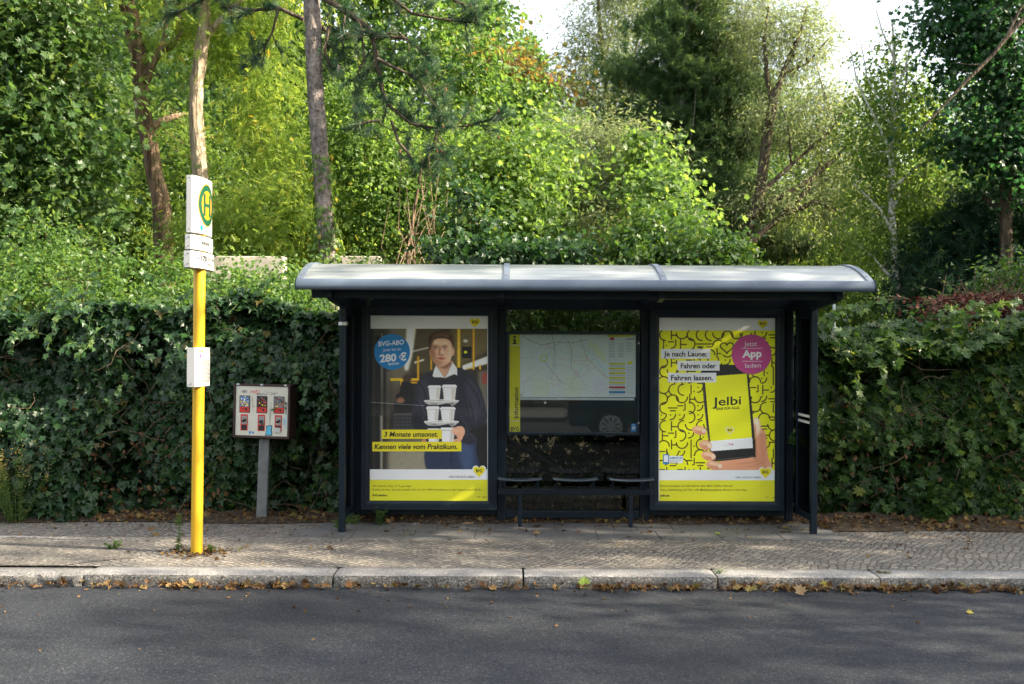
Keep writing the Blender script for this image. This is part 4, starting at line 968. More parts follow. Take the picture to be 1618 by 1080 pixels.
# bench
e = thing('bench', (0, 0, 0), None, None); e.parent = S
YS = 9.12; bx0, bx1 = P(787, 776, 9.08)[0], P(1031, 776, 9.08)[0]
e.location = Vector(((bx0 + bx1) / 2, YS, 0)) - Vector(S.location)
bar('seat_beam', bx0, bx1, YS - .025, YS + .025, P(909, 781, YS)[2], P(909, 772, YS)[2], parent=e)
for px in (821.7, 996.3):
    x = P(px, 800, YS)[0]; bar('leg', x - .019, x + .019, YS - .02, YS + .02, 0, P(909, 781, YS)[2] - .001, parent=e)
for a, b in ((787.5, 854.7), (875, 943.7), (964, 1033)):
    yf = 8.93; x0, x1 = P(a, 757, yf)[0], P(b, 757, yf)[0]; z = P(909, 755.5, yf)[2]
    mb = MB(); n = 13; q = 9
    for i in range(n):      # perforated-looking seat: narrow strips across, dished towards the middle
        u0 = x0 + (x1 - x0) * (i + .0) / n; u1 = x0 + (x1 - x0) * (i + .82) / n
        V = []
        for k in range(q + 1):
            t = k / q; y = yf + .28 * t
            for u in (u0, u1):
                s_ = (u - (x0 + x1) / 2) / ((x1 - x0) / 2); zz = z - .012 * (1 - s_ * s_) - .030 * t - (.008 * (.12 - t) / .12 if t < .12 else 0)
                V.append((u, y, zz))
        nv = len(V); V2 = V + [(a_, b_, c_ - .006) for a_, b_, c_ in V]
        Fq = []
        for k in range(q): Fq += [(2 * k, 2 * k + 1, 2 * k + 3, 2 * k + 2), (nv + 2 * k, nv + 2 * k + 2, nv + 2 * k + 3, nv + 2 * k + 1), (2 * k, 2 * k + 2, nv + 2 * k + 2, nv + 2 * k), (2 * k + 1, nv + 2 * k + 1, nv + 2 * k + 3, 2 * k + 3)]
        Fq += [(0, nv, nv + 1, 1), (2 * q, 2 * q + 1, nv + 2 * q + 1, nv + 2 * q)]
        mb.add(V2, Fq)
    rim = []
    for k in range(17):
        s_ = -1 + 2 * k / 16; rim.append(((x0 + x1) / 2 + s_ * (x1 - x0) / 2, yf, z - .012 * (1 - s_ * s_) - .010))
    mb.tube(rim, .008, 6); mb.tube([(p[0], yf + .28, p[2] - .024) for p in rim], .006, 6)
    for x in (x0, x1): mb.tube([(x, yf, z - .010), (x, yf + .05, z - .004), (x, yf + .15, z - .015), (x, yf + .28, z - .030)], .008, 6)
    mb.build('seat', M['seat'], e)
    for x in (x0 + .03, x1 - .03):
        mb = MB(); mb.tube([(x, yf + .06, z - .03), (x, yf + .08, z - .075), (x, YS - .03, z - .10)], .011, 6); mb.box(x - .02, x + .02, YS - .040, YS - .026, .34, .40); mb.build('seat_bracket', fr, e)

# ------------------------------------------------------------------ bus stop sign
SX, SY = -2.505, 7.96
sg = thing('bus_stop_sign', (SX, SY, 0), 'yellow pole with white bus stop sign panels and a small timetable box', 'bus stop sign')
mb = MB(); mb.tube([(SX - .008, SY, -.02), (SX, SY, 1.2), (SX + .006, SY, 2.98)], .0455, 24); mb.build('pole', M['yellow'], sg)
def turn(x, y):
    a = R(-3.5); dx, dy_ = x - SX, y - SY; return (SX + dx * math.cos(a) - dy_ * math.sin(a), SY + dx * math.sin(a) + dy_ * math.cos(a))
def lens(name, z0, z1, hw, te, tm, mat=M['white'], dy=0):
    """body with convex faces towards +x and -x, its width along y"""
    n = 28; out = []
    for i in range(n + 1):
        t = -1 + 2 * i / n; out.append((SX + te + (tm - te) * (1 - abs(t) ** 3), SY + dy + hw * t))
    out += [(2 * SX - x, y) for x, y in out[::-1]]
    out = [tuple(turn(x, y)) for x, y in out]
    mb = MB(); mb.prism(out, 2, z0, z1, smooth=True); o = mb.build(name, mat, sg); md = o.modifiers.new('edge', 'EDGE_SPLIT'); md.split_angle = R(28)
    bv = o.modifiers.new('bevel', 'BEVEL'); bv.width = .004; bv.limit_method = 'ANGLE'; bv.angle_limit = R(50)
    def fn(u, v, layer):     # u in -1..1 along the width, v metres up
        return (*turn(SX + te + (tm - te) * (1 - abs(u) ** 3) + .0015 + layer * .0008, SY + dy + hw * u), v)
    return o, fn
def onsub(pr, shapes): pass
def arcpoly(pr, cu, cv, hw, r0, r1, m, layer, n=48):
    for i in range(n):
        a, b = 2 * math.pi * i / n, 2 * math.pi * (i + 1) / n
        if r0 == 0:
            K = 4
            for k in range(K):
                q0, q1 = r1 * k / K, r1 * (k + 1) / K
                pr.poly([(cu + q0 * math.cos(a) / hw, cv + q0 * math.sin(a)), (cu + q1 * math.cos(a) / hw, cv + q1 * math.sin(a)), (cu + q1 * math.cos(b) / hw, cv + q1 * math.sin(b)), (cu + q0 * math.cos(b) / hw, cv + q0 * math.sin(b))], m, layer)
        else: pr.poly([(cu + r0 * math.cos(a) / hw, cv + r0 * math.sin(a)), (cu + r1 * math.cos(a) / hw, cv + r1 * math.sin(a)), (cu + r1 * math.cos(b) / hw, cv + r1 * math.sin(b)), (cu + r0 * math.cos(b) / hw, cv + r0 * math.sin(b))], m, layer)
po, fn = lens('stop_panel', 2.541, 2.985, .215, .020, .060)
pr = Print(fn, [M['greenprint']]); cz = 2.775; hw = .235
arcpoly(pr, .02, cz, hw, 0, .172, M['orangeprint'], 1); arcpoly(pr, .02, cz, hw, .116, .164, M['greenprint'], 2)
for u in (-.060, .060): pr.rect(.02 + (u - .023) / hw, cz - .088, .02 + (u + .023) / hw, cz + .088, M['greenprint'], 2)
for k in range(4): pr.rect(.02 + (-.045 + k * .0225) / hw, cz - .014, .02 + (-.0225 + k * .0225) / hw, cz + .014, M['greenprint'], 2)
arcpoly(pr, -.47, 2.585, hw, 0, .024, M['teal'], 1, 20)
build_print('stop_symbol', pr, None, po)
def ctext(pr, st, y0, y1, z, h, m, hw, bold=0.0):
    """lettering on a convex face; y0,y1 offsets in metres along the width"""
    V, T = glyphs(st, bold); x0, x1 = V[:, 0].min(), V[:, 0].max()
    pr.mb.add([pr.fn((y0 + (x - x0) / (x1 - x0) * (y1 - y0)) / hw, z + y * h / CAP, 2) for x, y in V], T, pr.mi(m))
po, fn = lens('name_panel', 2.408, 2.521, .235, .022, .060)
pr = Print(fn, [M['greyprint']]); ctext(pr, 'Insulaner', -.10, .07, 2.455, .038, M['black'], .235, .012); build_print('stop_name', pr, None, po)
po, fn = lens('route_panel', 2.265, 2.393, .25, .026, .066)
pr = Print(fn, [M['greyprint']]); ctext(pr, '170', -.125, -.015, 2.325, .042, M['black'], .25, .03); ctext(pr, 'Baumschulen', .005, .19, 2.338, .027, M['black'], .25, .012); ctext(pr, 'Fähre', .005, .10, 2.290, .027, M['black'], .25, .012)
arcpoly(pr, -.62, 2.343, .25, 0, .013, M['pinkprint'], 1, 16); build_print('route_text', pr, None, po)
for z in (2.530, 2.399): pass
po, fn = lens('timetable_box', 1.332, 1.640, .165, .030, .050, dy=.0)
pr = Print(fn, [M['wpaper']])
for k in range(12): pr.rect(-.72 + k * .13, 1.352, -.72 + (k + 1) * .13, 1.628, M['white'], .5)
pr.rect(-.66, 1.60, -.3, 1.622, M['yprint'], 1.5); pr.rect(-.28, 1.604, .7, 1.615, M['black'], 1.8); arcpoly(pr, -.55, 1.575, .165, 0, .017, M['pinkprint'], 2, 16)
for i in range(17): pr.rect(-.45, 1.365 + i * .0105, -.38, 1.371 + i * .0105, M['black'], 1.8); [pr.rect(-.3 + k * .2, 1.365 + i * .0105, -.15 + k * .2, 1.371 + i * .0105, M['black'], 1.8) for k in range(5)]
for k in range(5): pr.rect(-.34 + k * .2, 1.36, -.33 + k * .2, 1.545, M['greyprint'], 1.5)
build_print('timetable', pr, None, po)
for z in (2.96, 2.56, 2.50, 2.43, 2.37, 2.29, 1.355):
    mb = MB(); dyy = -.235 if z > 2.4 else (-.25 if z > 2 else -.165); mb.tube([(SX - .008, SY + dyy + .002, z), (SX - .008, SY + dyy - .003, z)], .0045, 8); mb.build('screw', M['blackplastic'], sg)

# ------------------------------------------------------------------ gum vending machine
VY = 9.30
c0 = P(414.5, 651, VY); vm = thing('gum_vending_machine', (c0[0], VY + .08, 0), 'cream gum vending machine in a brown case on a grey steel post', 'vending machine')
q = lambda u, v, y=VY: P(270 + u / 3, 540 + v / 3, y)
RM = Matrix.Translation(Vector((c0[0], VY + .09, c0[2]))) @ Matrix.Rotation(R(-7), 4, 'Z') @ Matrix.Rotation(R(1.0), 4, 'Y')
def lb(name, x0, x1, z0, z1, y0, y1, mat, parent, bev=.002):
    """box in the machine's own frame: x across, z up, y negative towards the street"""
    mb = MB(); Mx = RM @ Matrix.Translation(((x0 + x1) / 2, (y0 + y1) / 2, (z0 + z1) / 2)); mb.xbox(Mx, (x1 - x0) / 2, (y1 - y0) / 2, (z1 - z0) / 2); return mb.build(name, mat, parent, bev)
HWv, HHv = .272, .245
lb('cabinet', -HWv, HWv, -HHv, HHv, -.07, .11, M['brown'], vm, .004)
lb('top_lid', -HWv - .008, HWv + .008, HHv + .001, HHv + .016, -.09, .115, M['brown'], vm)
for s_ in (-1, 1): lb('frame_bar', s_ * (HWv - .008) - .010, s_ * (HWv - .008) + .010, -HHv + .002, HHv, -.086, -.071, M['brown'], vm)
lb('frame_bar', -HWv + .012, HWv - .012, -HHv + .001, -HHv + .022, -.086, -.0712, M['brown'], vm)
# white panel with its graffiti
fx = lambda u: (u - 431.5) / 3 * VY / F; fz = lambda v: -(v - 333) / 3 * VY / F
def vfn(u, v, l):
    p = RM @ Vector((fx(u), -.0775 - l * .0008, fz(v))); return tuple(p)
lb('front_panel', -HWv + .019, HWv - .019, -HHv + .023, HHv - .004, -.0775, -.0712, M['cream'], vm)
pr = Print(vfn, [M['black']])
def scrib(seed, u0, v0, w, h, m, n=7, t=2.2):
    g = random.Random(seed); p = [(u0 + w * i / (n - 1) + g.uniform(-3, 3), v0 + (h if i % 2 else 0) + g.uniform(-h * .3, h * .3)) for i in range(n)]
    for (a, b), (c_, d) in zip(p[:-1], p[1:]):
        L_ = math.hypot(c_ - a, d - b) + 1e-6; nx, ny = -(d - b) / L_ * t / 2, (c_ - a) / L_ * t / 2; pr.poly([(a + nx, b + ny), (c_ + nx, d + ny), (c_ - nx, d - ny), (a - nx, b - ny)], m, 1)
scrib(1, 330, 232, 26, 12, M['black']); scrib(2, 372, 228, 44, 20, M['redprint'], 9); scrib(3, 405, 245, 50, 6, M['greyprint'], 7, 4); scrib(4, 450, 236, 60, 10, M['greyprint'], 6, 1.5); scrib(8, 470, 243, 30, 8, M['black'], 5, 1.2)
scrib(5, 546, 268, 8, 60, M['black'], 3, 2.5); scrib(6, 543, 280, 14, 12, M['black'], 5, 2.5); scrib(7, 543, 305, 14, 12, M['black'], 5, 2.5); scrib(9, 372, 425, 26, 12, M['blueprint'], 6, 4); scrib(10, 536, 350, 18, 50, M['teal'], 7, 1.4); scrib(12, 385, 260, 6, 60, M['greyprint'], 4, 1.2); scrib(13, 470, 300, 10, 90, M['greyprint'], 5, 1)
pr.poly([(450, 445), (457, 415), (455, 400), (463, 395), (486, 393), (484, 412), (487, 440), (478, 444), (466, 442)], M['black'], 1); pr.poly([(453, 442), (460, 414), (459, 402), (466, 398), (482, 397), (480, 414), (483, 437), (476, 440), (466, 438)], M['teal'], 2)
pr.mats[pr.mi(M['teal'])] = plain('light_blue_paint', (.10, .42, .62), .5); build_print('graffiti', pr, None, vm)
for k, cu in enumerate((348, 433, 516.5)):
    w = 26; wd = thing('display_window', (0, 0, 0), None, None); wd.parent = vm; wd.location = RM @ Vector((fx(cu), -.08, fz(295))) - Vector(vm.location)
    lb('frame', fx(cu - w), fx(cu + w), fz(337), fz(256), -.082, -.0778, M['blackplastic'], wd, .001)
    def dfn(u, v, l): return tuple(RM @ Vector((fx(u), -.0822 - l * .0006, fz(v))))
    pr = Print(dfn, [M['red']]); pr.rect(cu - w + 3, 310, cu + w - 3, 334, M['red'], 1); pr.disc(cu + 8, 322, 6, M['black'], 2); pr.rect(cu - 14, 316, cu + 2, 319, M['black'], 2)
    g = random.Random(k); cols = [['blueprint', 'blueprint', 'wprint', 'greenprint'], ['black', 'greyprint', 'black', 'redprint'], ['greyprint', 'black', 'redprint', 'greenprint']][k]
    pr.rect(cu - w + 3, 259, cu + w - 3, 309, M['greyprint'] if k != 1 else M['black'], 1)
    for i in range(46): a = g.uniform(cu - w + 6, cu + w - 7); b = g.uniform(262, 304); pr.disc(a, b, g.uniform(2, 4.5), M[g.choice(cols + (['yprint', 'redprint'] if b > 285 else []))], 2, n=8)
    build_print('product_card', pr, None, wd)
    ds = thing('dispenser', (0, 0, 0), None, None); ds.parent = vm; ds.location = RM @ Vector((fx(cu), -.08, fz(383))) - Vector(vm.location)
    lb('recess', fx(cu - 19), fx(cu + 16), fz(422), fz(345), -.0815, -.0777, M['red'], ds, .001)
    lb('coin_plate', fx(cu - 13), fx(cu + 13), fz(392), fz(353), -.087, -.0817, M['chrome'], ds)
    lb('chute', fx(cu - 14), fx(cu + 12), fz(419), fz(396), -.084, -.0817, M['blackplastic'], ds)
    mb = MB(); A = RM @ Vector((fx(cu - 8), -.10, fz(378))); B = RM @ Vector((fx(cu + 9), -.10, fz(368 if k != 1 else 388))); mb.tube([A, B], .009, 8); C_ = RM @ Vector((fx(cu), -.082, fz(375))); mb.tube([C_, RM @ Vector((fx(cu), -.105, fz(375)))], .013, 10); mb.build('crank_handle', M['blackplastic'], ds)
    if k == 2: lb('white_flap', fx(cu - 19), fx(cu + 12), fz(427), fz(404), -.094, -.0842, M['white'], ds)
for k in (-.23, 0, .23): lb('lid_clip', k - .014, k + .014, HHv + .004, HHv + .019, -.094, -.0905, M['silver'], vm)
# the post, leaning slightly
mb = MB(); A = q(436, 462, VY + .02); B = q(421, 851, VY + .02); B[2] = -.02; B[1] = A[1] = VY + .10
mb.prism([(0, 0)] * 0 or [(-.048, -.03), (.048, -.03), (.048, .03), (-.048, .03)], 2, 0, 1); vv = []
for (x, y, z) in mb.v: vv.append((B[0] + (A[0] - B[0]) * z + x * (1.0), VY + .10 + y, B[2] + (A[2] - B[2]) * z + .0))
mb.v = vv; mb.build('post', M['steel'], vm, .006)

# ------------------------------------------------------------------ parked car across the street, seen only in the glass
def car(loc, rz):
    root = thing('parked_car', (0, 0, 0), 'dark blue hatchback parked across the street, mirrored in the shelter glass', 'car')
    prof = [(-2.0, .30), (-2.05, .55), (-2.02, .80), (-1.90, 1.0), (-1.75, 1.22), (-1.45, 1.42), (-.8, 1.48), (0, 1.46), (.55, 1.36), (1.15, 1.02), (1.75, .92), (2.05, .78), (2.12, .55), (2.08, .30)]
    wz = lambda z: .86 if z < 1.0 else .86 - (z - 1.0) * .42
    mb = MB(); V = []; n = len(prof)
    for sgn in (-1, 1):
        V += [(x, sgn * wz(z) * (1 - .10 * (abs(x) / 2.1) ** 4), z) for x, z in prof]
    mb.add(V, [(i, i + 1, n + i + 1, n + i) for i in range(n - 1)], 0, True)
    for sgn, b in ((-1, 0), (1, n)):
        mb.add([V[b + i] for i in range(n)], [tuple(range(n))])
    mb.add([(-2.0, -.8, .3), (2.08, -.8, .3), (2.08, .8, .3), (-2, .8, .3)], [(0, 1, 2, 3)])
    mb.build('body', M['carpaint'], root, .03)
    for sgn in (-1, 1):
        for pts in ([(-1.62, 1.05), (-1.50, 1.33), (-1.0, 1.40), (-.75, 1.40), (-.75, 1.02)], [(-.68, 1.02), (-.68, 1.40), (.05, 1.38), (.50, 1.28), (.92, 1.03)]):
            mb = MB(); mb.add([(x, sgn * (wz(z) * (1 - .10 * (abs(x) / 2.1) ** 4) + .006), z) for x, z in pts], [tuple(range(len(pts)))]); mb.build('side_window', M['carglass'], root)
        mb = MB(); mb.add([(-2.045, sgn * .50, .72), (-2.045, sgn * .80, .72), (-2.0, sgn * .80, .95), (-1.98, sgn * .52, .95)], [(0, 1, 2, 3)]); mb.add([(-2.03, sgn * .862, .74), (-1.85, sgn * .868, .74), (-1.80, sgn * .862, .95), (-1.95, sgn * .862, .97)], [(0, 1, 2, 3)]); mb.build('tail_lamp', M['tail'], root)
        mb = MB(); mb.tube([(.9, sgn * .86, .98), (.95, sgn * 1.02, 1.02)], .06, 8); mb.build('mirror', M['carpaint'], root)
        mb = MB()
        for x in (-.72,): mb.box(x - .004, x + .004, sgn * .868 - .002, sgn * .868 + .002, .4, 1.0)
        mb.box(-1.6, 1.0, sgn * .87 - .008, sgn * .87 + .008, .55, .59); mb.build('side_trim', M['blackplastic'], root)
        for x in (-1.28, 1.30):
            w = MB(); w.tube([(x, sgn * .70, .31), (x, sgn * .885, .31)], .31, 28); wo = w.build('wheel', M['tyre'], root)
            a = MB(); a.tube([(x, sgn * .86, .31), (x, sgn * .895, .31)], .38, 28); ar = a.build('wheel_arch', M['blackplastic'], root) if False else None
            h = MB()
            for k in range(10):
                an = 2 * math.pi * k / 10; c_, d_ = math.cos(an), math.sin(an)
                f = lambda r, t: (x + r * (c_ * math.cos(t) - d_ * math.sin(t)), sgn * .892, .31 + r * (d_ * math.cos(t) + c_ * math.sin(t)))
                h.add([f(.06, -.2), f(.19, -.20), f(.19, .20), f(.06, .2)], [(0, 1, 2, 3)])
            for k in range(24):
                a0, a1 = 2 * math.pi * k / 24, 2 * math.pi * (k + 1) / 24; h.add([(x + r_ * math.cos(t_), sgn * .8925, .31 + r_ * math.sin(t_)) for r_, t_ in ((.17, a0), (.205, a0), (.205, a1), (.17, a1))], [(0, 1, 2, 3)])
            h.tube([(x, sgn * .86, .31), (x, sgn * .90, .31)], .065, 14); h.build('hubcap', M['hub'], wo)
    mb = MB(); mb.add([(-1.86, -.66, 1.06), (-1.86, .66, 1.06), (-1.56, .60, 1.36), (-1.56, -.60, 1.36)], [(0, 1, 2, 3)]); mb.build('rear_window', M['carglass'], root)
    root.location = loc; root.rotation_euler = (0, 0, rz)
car((3.05, -.05, ROADZ), 0)

# ------------------------------------------------------------------ climbing hedge along the fence
def hedge(name, label, x0, x1, front, H, dens, tpl, mat, size, seed, cat='hedge', depth=1.3, brown=.025, hole=-.55, dry=700):
    """ivy or vine grown over a fence: front(x) gives the face, H(x) the height"""
    global rng
    rng = np.random.default_rng(seed); root = thing(name, ((x0 + x1) / 2, front((x0 + x1) / 2) + .3, 0), label, cat)
    n = int(dens * (x1 - x0) * 2.0)
    x = rng.uniform(x0, x1, n); Hx = H(x); z = rng.uniform(0.02, 1, n) * Hx
    lump = snoise(np.stack([x, z * 0, z], 1), 2.6, seed) * .22 + snoise(np.stack([x, z * 0, z], 1), 7, seed + 1) * .07
    dpt = np.abs(rng.normal(size=n)) * .16
    y = front(x) + .30 * (z / Hx) ** 4 - .0 + .06 * (1 - z / Hx) ** 2 - lump + dpt
    keep = (snoise(np.stack([x, y, z], 1), 5.5, seed + 2) > hole + .5 * (1 - z / Hx) ** 2 * 1.3) | (rng.random(n) < .12)
    p1 = np.stack([x, y, z], 1)[keep]; n1 = np.tile([0, -1.0, .55], (len(p1), 1))
    m_ = int(dens * (x1 - x0) * depth * .9); xt = rng.uniform(x0, x1, m_); yt = front(xt) + .08 + rng.random(m_) ** 1.2 * depth
    zt = H(xt) + snoise(np.stack([xt, yt, yt * 0], 1), 3.5, seed + 4) * .16 + snoise(np.stack([xt, yt, yt * 0], 1), 9, seed + 6) * .05 - rng.random(m_) * .16 - .10 * (yt - front(xt) - .2)
    p2 = np.stack([xt, yt, zt], 1); n2 = np.tile([0, -.5, 1.0], (m_, 1))
    # a sparse deep layer keeps the light from shining through
    k_ = int(dens * (x1 - x0) * .6); p3 = np.stack([rng.uniform(x0, x1, k_), np.zeros(k_), np.zeros(k_)], 1); p3[:, 1] = front(p3[:, 0]) + rng.uniform(.45, .95, k_); p3[:, 2] = rng.uniform(0, .96, k_) * H(p3[:, 0]); n3 = np.tile([0, -1.0, .2], (k_, 1))
    pos = np.vstack([p1, p2, p3]); nr = np.vstack([n1, n2, n3]) + rng.normal(size=pos.shape) * .55
    ax = np.tile([0, -.25, -1.0], (len(pos), 1)) + rng.normal(size=pos.shape) * .45
    patch = snoise(pos, 1.8, seed + 5) * .12
    tone = np.clip(rng.random(len(pos)) ** 1.3 * .86 + patch, 0, .94); tone[rng.random(len(pos)) < brown] = rng.uniform(.95, 1)
    sz = size * rng.uniform(.40, 1.3, len(pos)) ** 1.1; sz[-k_:] *= 1.6
    leaves('foliage', pos, nr, ax, sz, tpl, mat, root, tone)
    # long shoots hanging over the face and sticking out of the top
    mb = MB(); sp_, sa_ = [], []
    for i in range(int(13 * (x1 - x0))):
        xx = rng.uniform(x0, x1); h = float(H(np.array([xx]))[0]); up = rng.random() < .45
        p = np.array([xx, float(front(xx)) + rng.uniform(-.02, .5 if up else .1), h * (1.0 if up else rng.uniform(.35, 1.0))]); d = np.array([rng.normal() * .5, -.25, .9]) if up else np.array([rng.normal() * .5, -.55, .1]); pts = [p]
        for k in range(rng.integers(5, 11)):
            d = d + rng.normal(size=3) * .28 + np.array([0, -.02, -.22]); d /= np.linalg.norm(d); p = p + d * .06; pts.append(p)
            for q_ in range(2): sp_.append(p + rng.normal(size=3) * .018); sa_.append(d * .5 + rng.normal(size=3) * .5 + [0, 0, -.6])
        mb.tube(pts, [.003] * len(pts), 4, cap=False)
    mb.build('shoot', M['greenstem'], root); sp_ = np.array(sp_); sa_ = np.array(sa_)
    leaves('shoot_foliage', sp_, rng.normal(size=sp_.shape) * .5 + [0, -.7, .6], sa_, size * rng.uniform(.4, 1.0, len(sp_)), tpl, mat, root, np.clip(rng.uniform(.35, .93, len(sp_)), 0, .94))
    # tangle of dry stems
    mb = MB()
    for i in range(int(26 * (x1 - x0))):
        xx = rng.uniform(x0, x1); h = float(H(np.array([xx]))[0]); zz = rng.uniform(.02, h * .9); yy = float(front(xx)) + rng.uniform(-.04, .30); p = np.array([xx, yy, zz]); pts = [p]
        d = np.array([rng.normal() * .9, rng.normal() * .25, rng.normal() * .8 - .2])
        for k in range(5): d = d + rng.normal(size=3) * np.array([.45, .2, .45]) + np.array([0, 0, -.1]); d /= np.linalg.norm(d); p = p + d * rng.uniform(.06, .16); p[2] = max(p[2], .02); pts.append(p)
        mb.tube(pts, [.0045, .004, .0035, .003, .0025, .0015], 4, cap=False)
    mb.build('stem', M['twig'], root)
    if dry:
        k = int(dry * (x1 - x0) / 4); xx = rng.uniform(x0, x1, k); zz = rng.uniform(0.02, .75, k) ** 1.3 * H(xx); yy = np.array([float(front(a)) for a in xx]) + rng.uniform(-.05, .25, k)
        kp = snoise(np.stack([xx, yy, zz], 1), 2.5, seed + 9) > .1
        pos = np.stack([xx, yy, zz], 1)[kp]; leaves('dry_foliage', pos, rng.normal(size=pos.shape) + [0, -.6, 0], rng.normal(size=pos.shape) * .5 + [0, 0, -1], rng.uniform(.03, .07, len(pos)), T_OVAL, M['dry'], root, rng.uniform(0, .5, len(pos)))
    return root
fl = lambda x: 9.50 + .05 * np.sin(x * 2.3) + .04 * np.sin(x * 5.1 + 1)
Hl = lambda x: 2.02 + .07 * np.sin(x * 1.7 + .6) + .04 * np.sin(x * 4.3) + .06 * np.clip(-(x + 3.6), -1, 1) 
hedge('ivy_hedge', 'dark green ivy hedge left of the shelter, behind the yellow pole', -6.1, -1.35, fl, Hl, 2900, T_IVY, M['ivy'], .094, 21, hole=-.28)
fm = lambda x: 9.86 + .05 * np.sin(x * 2.3)
Hm = lambda x: 2.26 + .07 * np.sin(x * 2.1) + .10 * np.exp(-((x - 1.4) / .7) ** 2)
hedge('creeper_hedge', 'leafy creeper growing behind the shelter window and over its roof line', -1.35, 2.85, fm, Hm, 2700, T_IVY, M['vine'], .062, 22, depth=1.1, brown=.08, hole=-.35)
fr_ = lambda x: 9.50 + .06 * np.sin(x * 2.1) + .04 * np.sin(x * 4.7)
Hr = lambda x: 1.86 + .05 * np.sin(x * 2.0) + .04 * np.sin(x * 5.2) + .03 * np.clip(x - 4, 0, 2)
hedge('vine_hedge', 'wild vine hedge with lobed leaves right of the shelter', 2.85, 6.3, fr_, Hr, 2500, T_MAPLE, M['vine'], .105, 23, hole=-.26, brown=.03, dry=700)
# chain link fence standing inside the growth
mb = MB(); 
fence = thing('wire_fence', (0.6, 9.98, 0), 'wire mesh fence overgrown by the hedge and seen through the shelter window', 'fence')
for i in range(46):
    x = -1.35 + i * .08
    for s_ in (-1, 1): mb.tube([(x, 10.02 + .003 * s_, 0.02), (x + s_ * 1.3, 10.02 + .003 * s_, 1.32)], .0012, 3, cap=False)
mb.build('mesh', M['frame'], fence)
for i in range(2): m2 = MB(); m2.tube([(-.9 + i * 2.1, 10.06, 0), (-4 + i * 2.1, 10.06, 1.8)], .02, 8); m2.build('post', M['steel'], fence)

# ------------------------------------------------------------------ plants
mo = thing('ivy_mound', P(1060, 420, 11.4), 'ivy mound bulging above the right half of the shelter roof', 'shrub')
def shrub(name, label, lobes, n, size, tpl, mat, cr=.16, nleaf=40, seed=1, droop=0.0, upn=.4, stems=None, cat='shrub', bmat=None, group=None, nlimb=5, twigs=True):
    l0 = lobes[0]; gz = 0.0
    trunk = stems or [((l0[0], l0[1], gz), .03), ((l0[0] + .05, l0[1], l0[2] * .5), .022), ((l0[0], l0[1], l0[2]), .01)]
    return tree(name, label, trunk, lobes, n, cr, nleaf, size, tpl, mat, bmat or M['twig'], cat, group, droop=droop, upn=upn, seed=seed, nlimb=nlimb, twigs=twigs, trunkname='stem', crownname='foliage')
bpy.data.objects.remove(mo)
shrub('low_shrub', 'small-leaved shrub in front of the pale wall right of the bus stop sign', [Lb(385, 452, 11.6, 75, 26), Lb(450, 446, 11.7, 30, 22), Lb(572, 428, 11.7, 50, 12)], 60, .06, T_OVAL, M['broad'], .13, 45, 30)
shrub('ivy_mound', 'dark ivy mound bulging above the right half of the shelter roof', [Lb(1075, 405, 11.2, 95, 42), Lb(1010, 385, 11.4, 40, 40), Lb(1150, 420, 11.2, 40, 25)], 120, .07, T_IVY, M['vine'], .13, 55, 31)
shrub('climber_shrub', 'dark broad-leaved climber rising above the middle of the shelter roof', [Lb(742, 345, 11.6, 32, 55), Lb(730, 400, 11.4, 60, 30), Lb(850, 405, 11.4, 90, 22)], 90, .085, T_IVY, M['ivy'], .12, 45, 32)
shrub('hedgerow_shrub', 'tangled shrub rising over the ivy at the far left edge', [Lb(30, 440, 11.6, 70, 60), Lb(120, 470, 11.0, 60, 38), Lb(190, 450, 11.6, 50, 60), Lb(250, 480, 10.8, 45, 25), Lb(75, 400, 12.2, 45, 50), Lb(-30, 480, 11, 60, 40)], 150, .065, T_OVAL, M['broad'], .17, 60, 33)
shrub('flowering_climber', 'light green flowering climber behind the yellow pole', [Lb(400, 480, 10.6, 90, 50), Lb(495, 475, 10.9, 45, 45), Lb(345, 470, 11.4, 40, 38), Lb(270, 450, 11.8, 40, 55), Lb(440, 470, 11.6, 40, 36), Lb(500, 520, 10.3, 35, 40)], 160, .06, T_OVAL, M['broad'], .16, 55, 34)
shrub('yellowish_bush', 'bright yellow-green bush between the pole and the pine trunk', [Lb(400, 360, 13.8, 100, 60), Lb(460, 310, 13.9, 50, 60), Lb(350, 370, 13.9, 60, 45), Lb(545, 360, 14.2, 50, 60)], 240, .13, T_COMP, M['robinia'], .22, 40, 35, droop=.3)
shrub('elder_bush', 'bright bush right of the pine trunk, above the left part of the roof', [Lb(610, 340, 14.0, 60, 80), Lb(580, 250, 14.4, 60, 80), Lb(650, 300, 14.6, 60, 80), Lb(560, 180, 14.8, 50, 50)], 210, .075, T_OVAL, M['maple_bright'], .22, 75, 36, stems=tr(13.2, (640, 440, 3), (655, 330, 2.5), (668, 250, 1.5)))
shrub('maple_sapling', 'round young maple above the centre of the shelter', [Lb(790, 300, 14.5, 95, 90), Lb(760, 370, 14, 80, 50), Lb(850, 260, 15, 60, 60), Lb(830, 350, 14.2, 70, 50)], 260, .09, T_MAPLE, M['maple_bright'], .25, 50, 37, stems=tr(14.5, (800, 440, 4), (795, 340, 3), (790, 240, 2)))
shrub('willow_bush', 'rounded grey-green willow bush above the centre of the shelter', [Lb(945, 270, 16, 85, 90), Lb(900, 330, 15.6, 60, 60), Lb(990, 330, 15.6, 60, 65), Lb(935, 360, 15.2, 90, 45)], 320, .11, T_LANCE, M['willow'], .26, 110, 38, droop=.15, stems=tr(16, (945, 440, 4), (945, 340, 3), (948, 220, 2)))
shrub('maple_shoots', 'bright maple shoots between the willow bush and the big pine', [Lb(1035, 310, 14, 35, 55), Lb(1060, 350, 13.5, 40, 30), Lb(1020, 250, 15, 30, 40)], 70, .095, T_MAPLE, M['maple_bright'], .2, 50, 39)
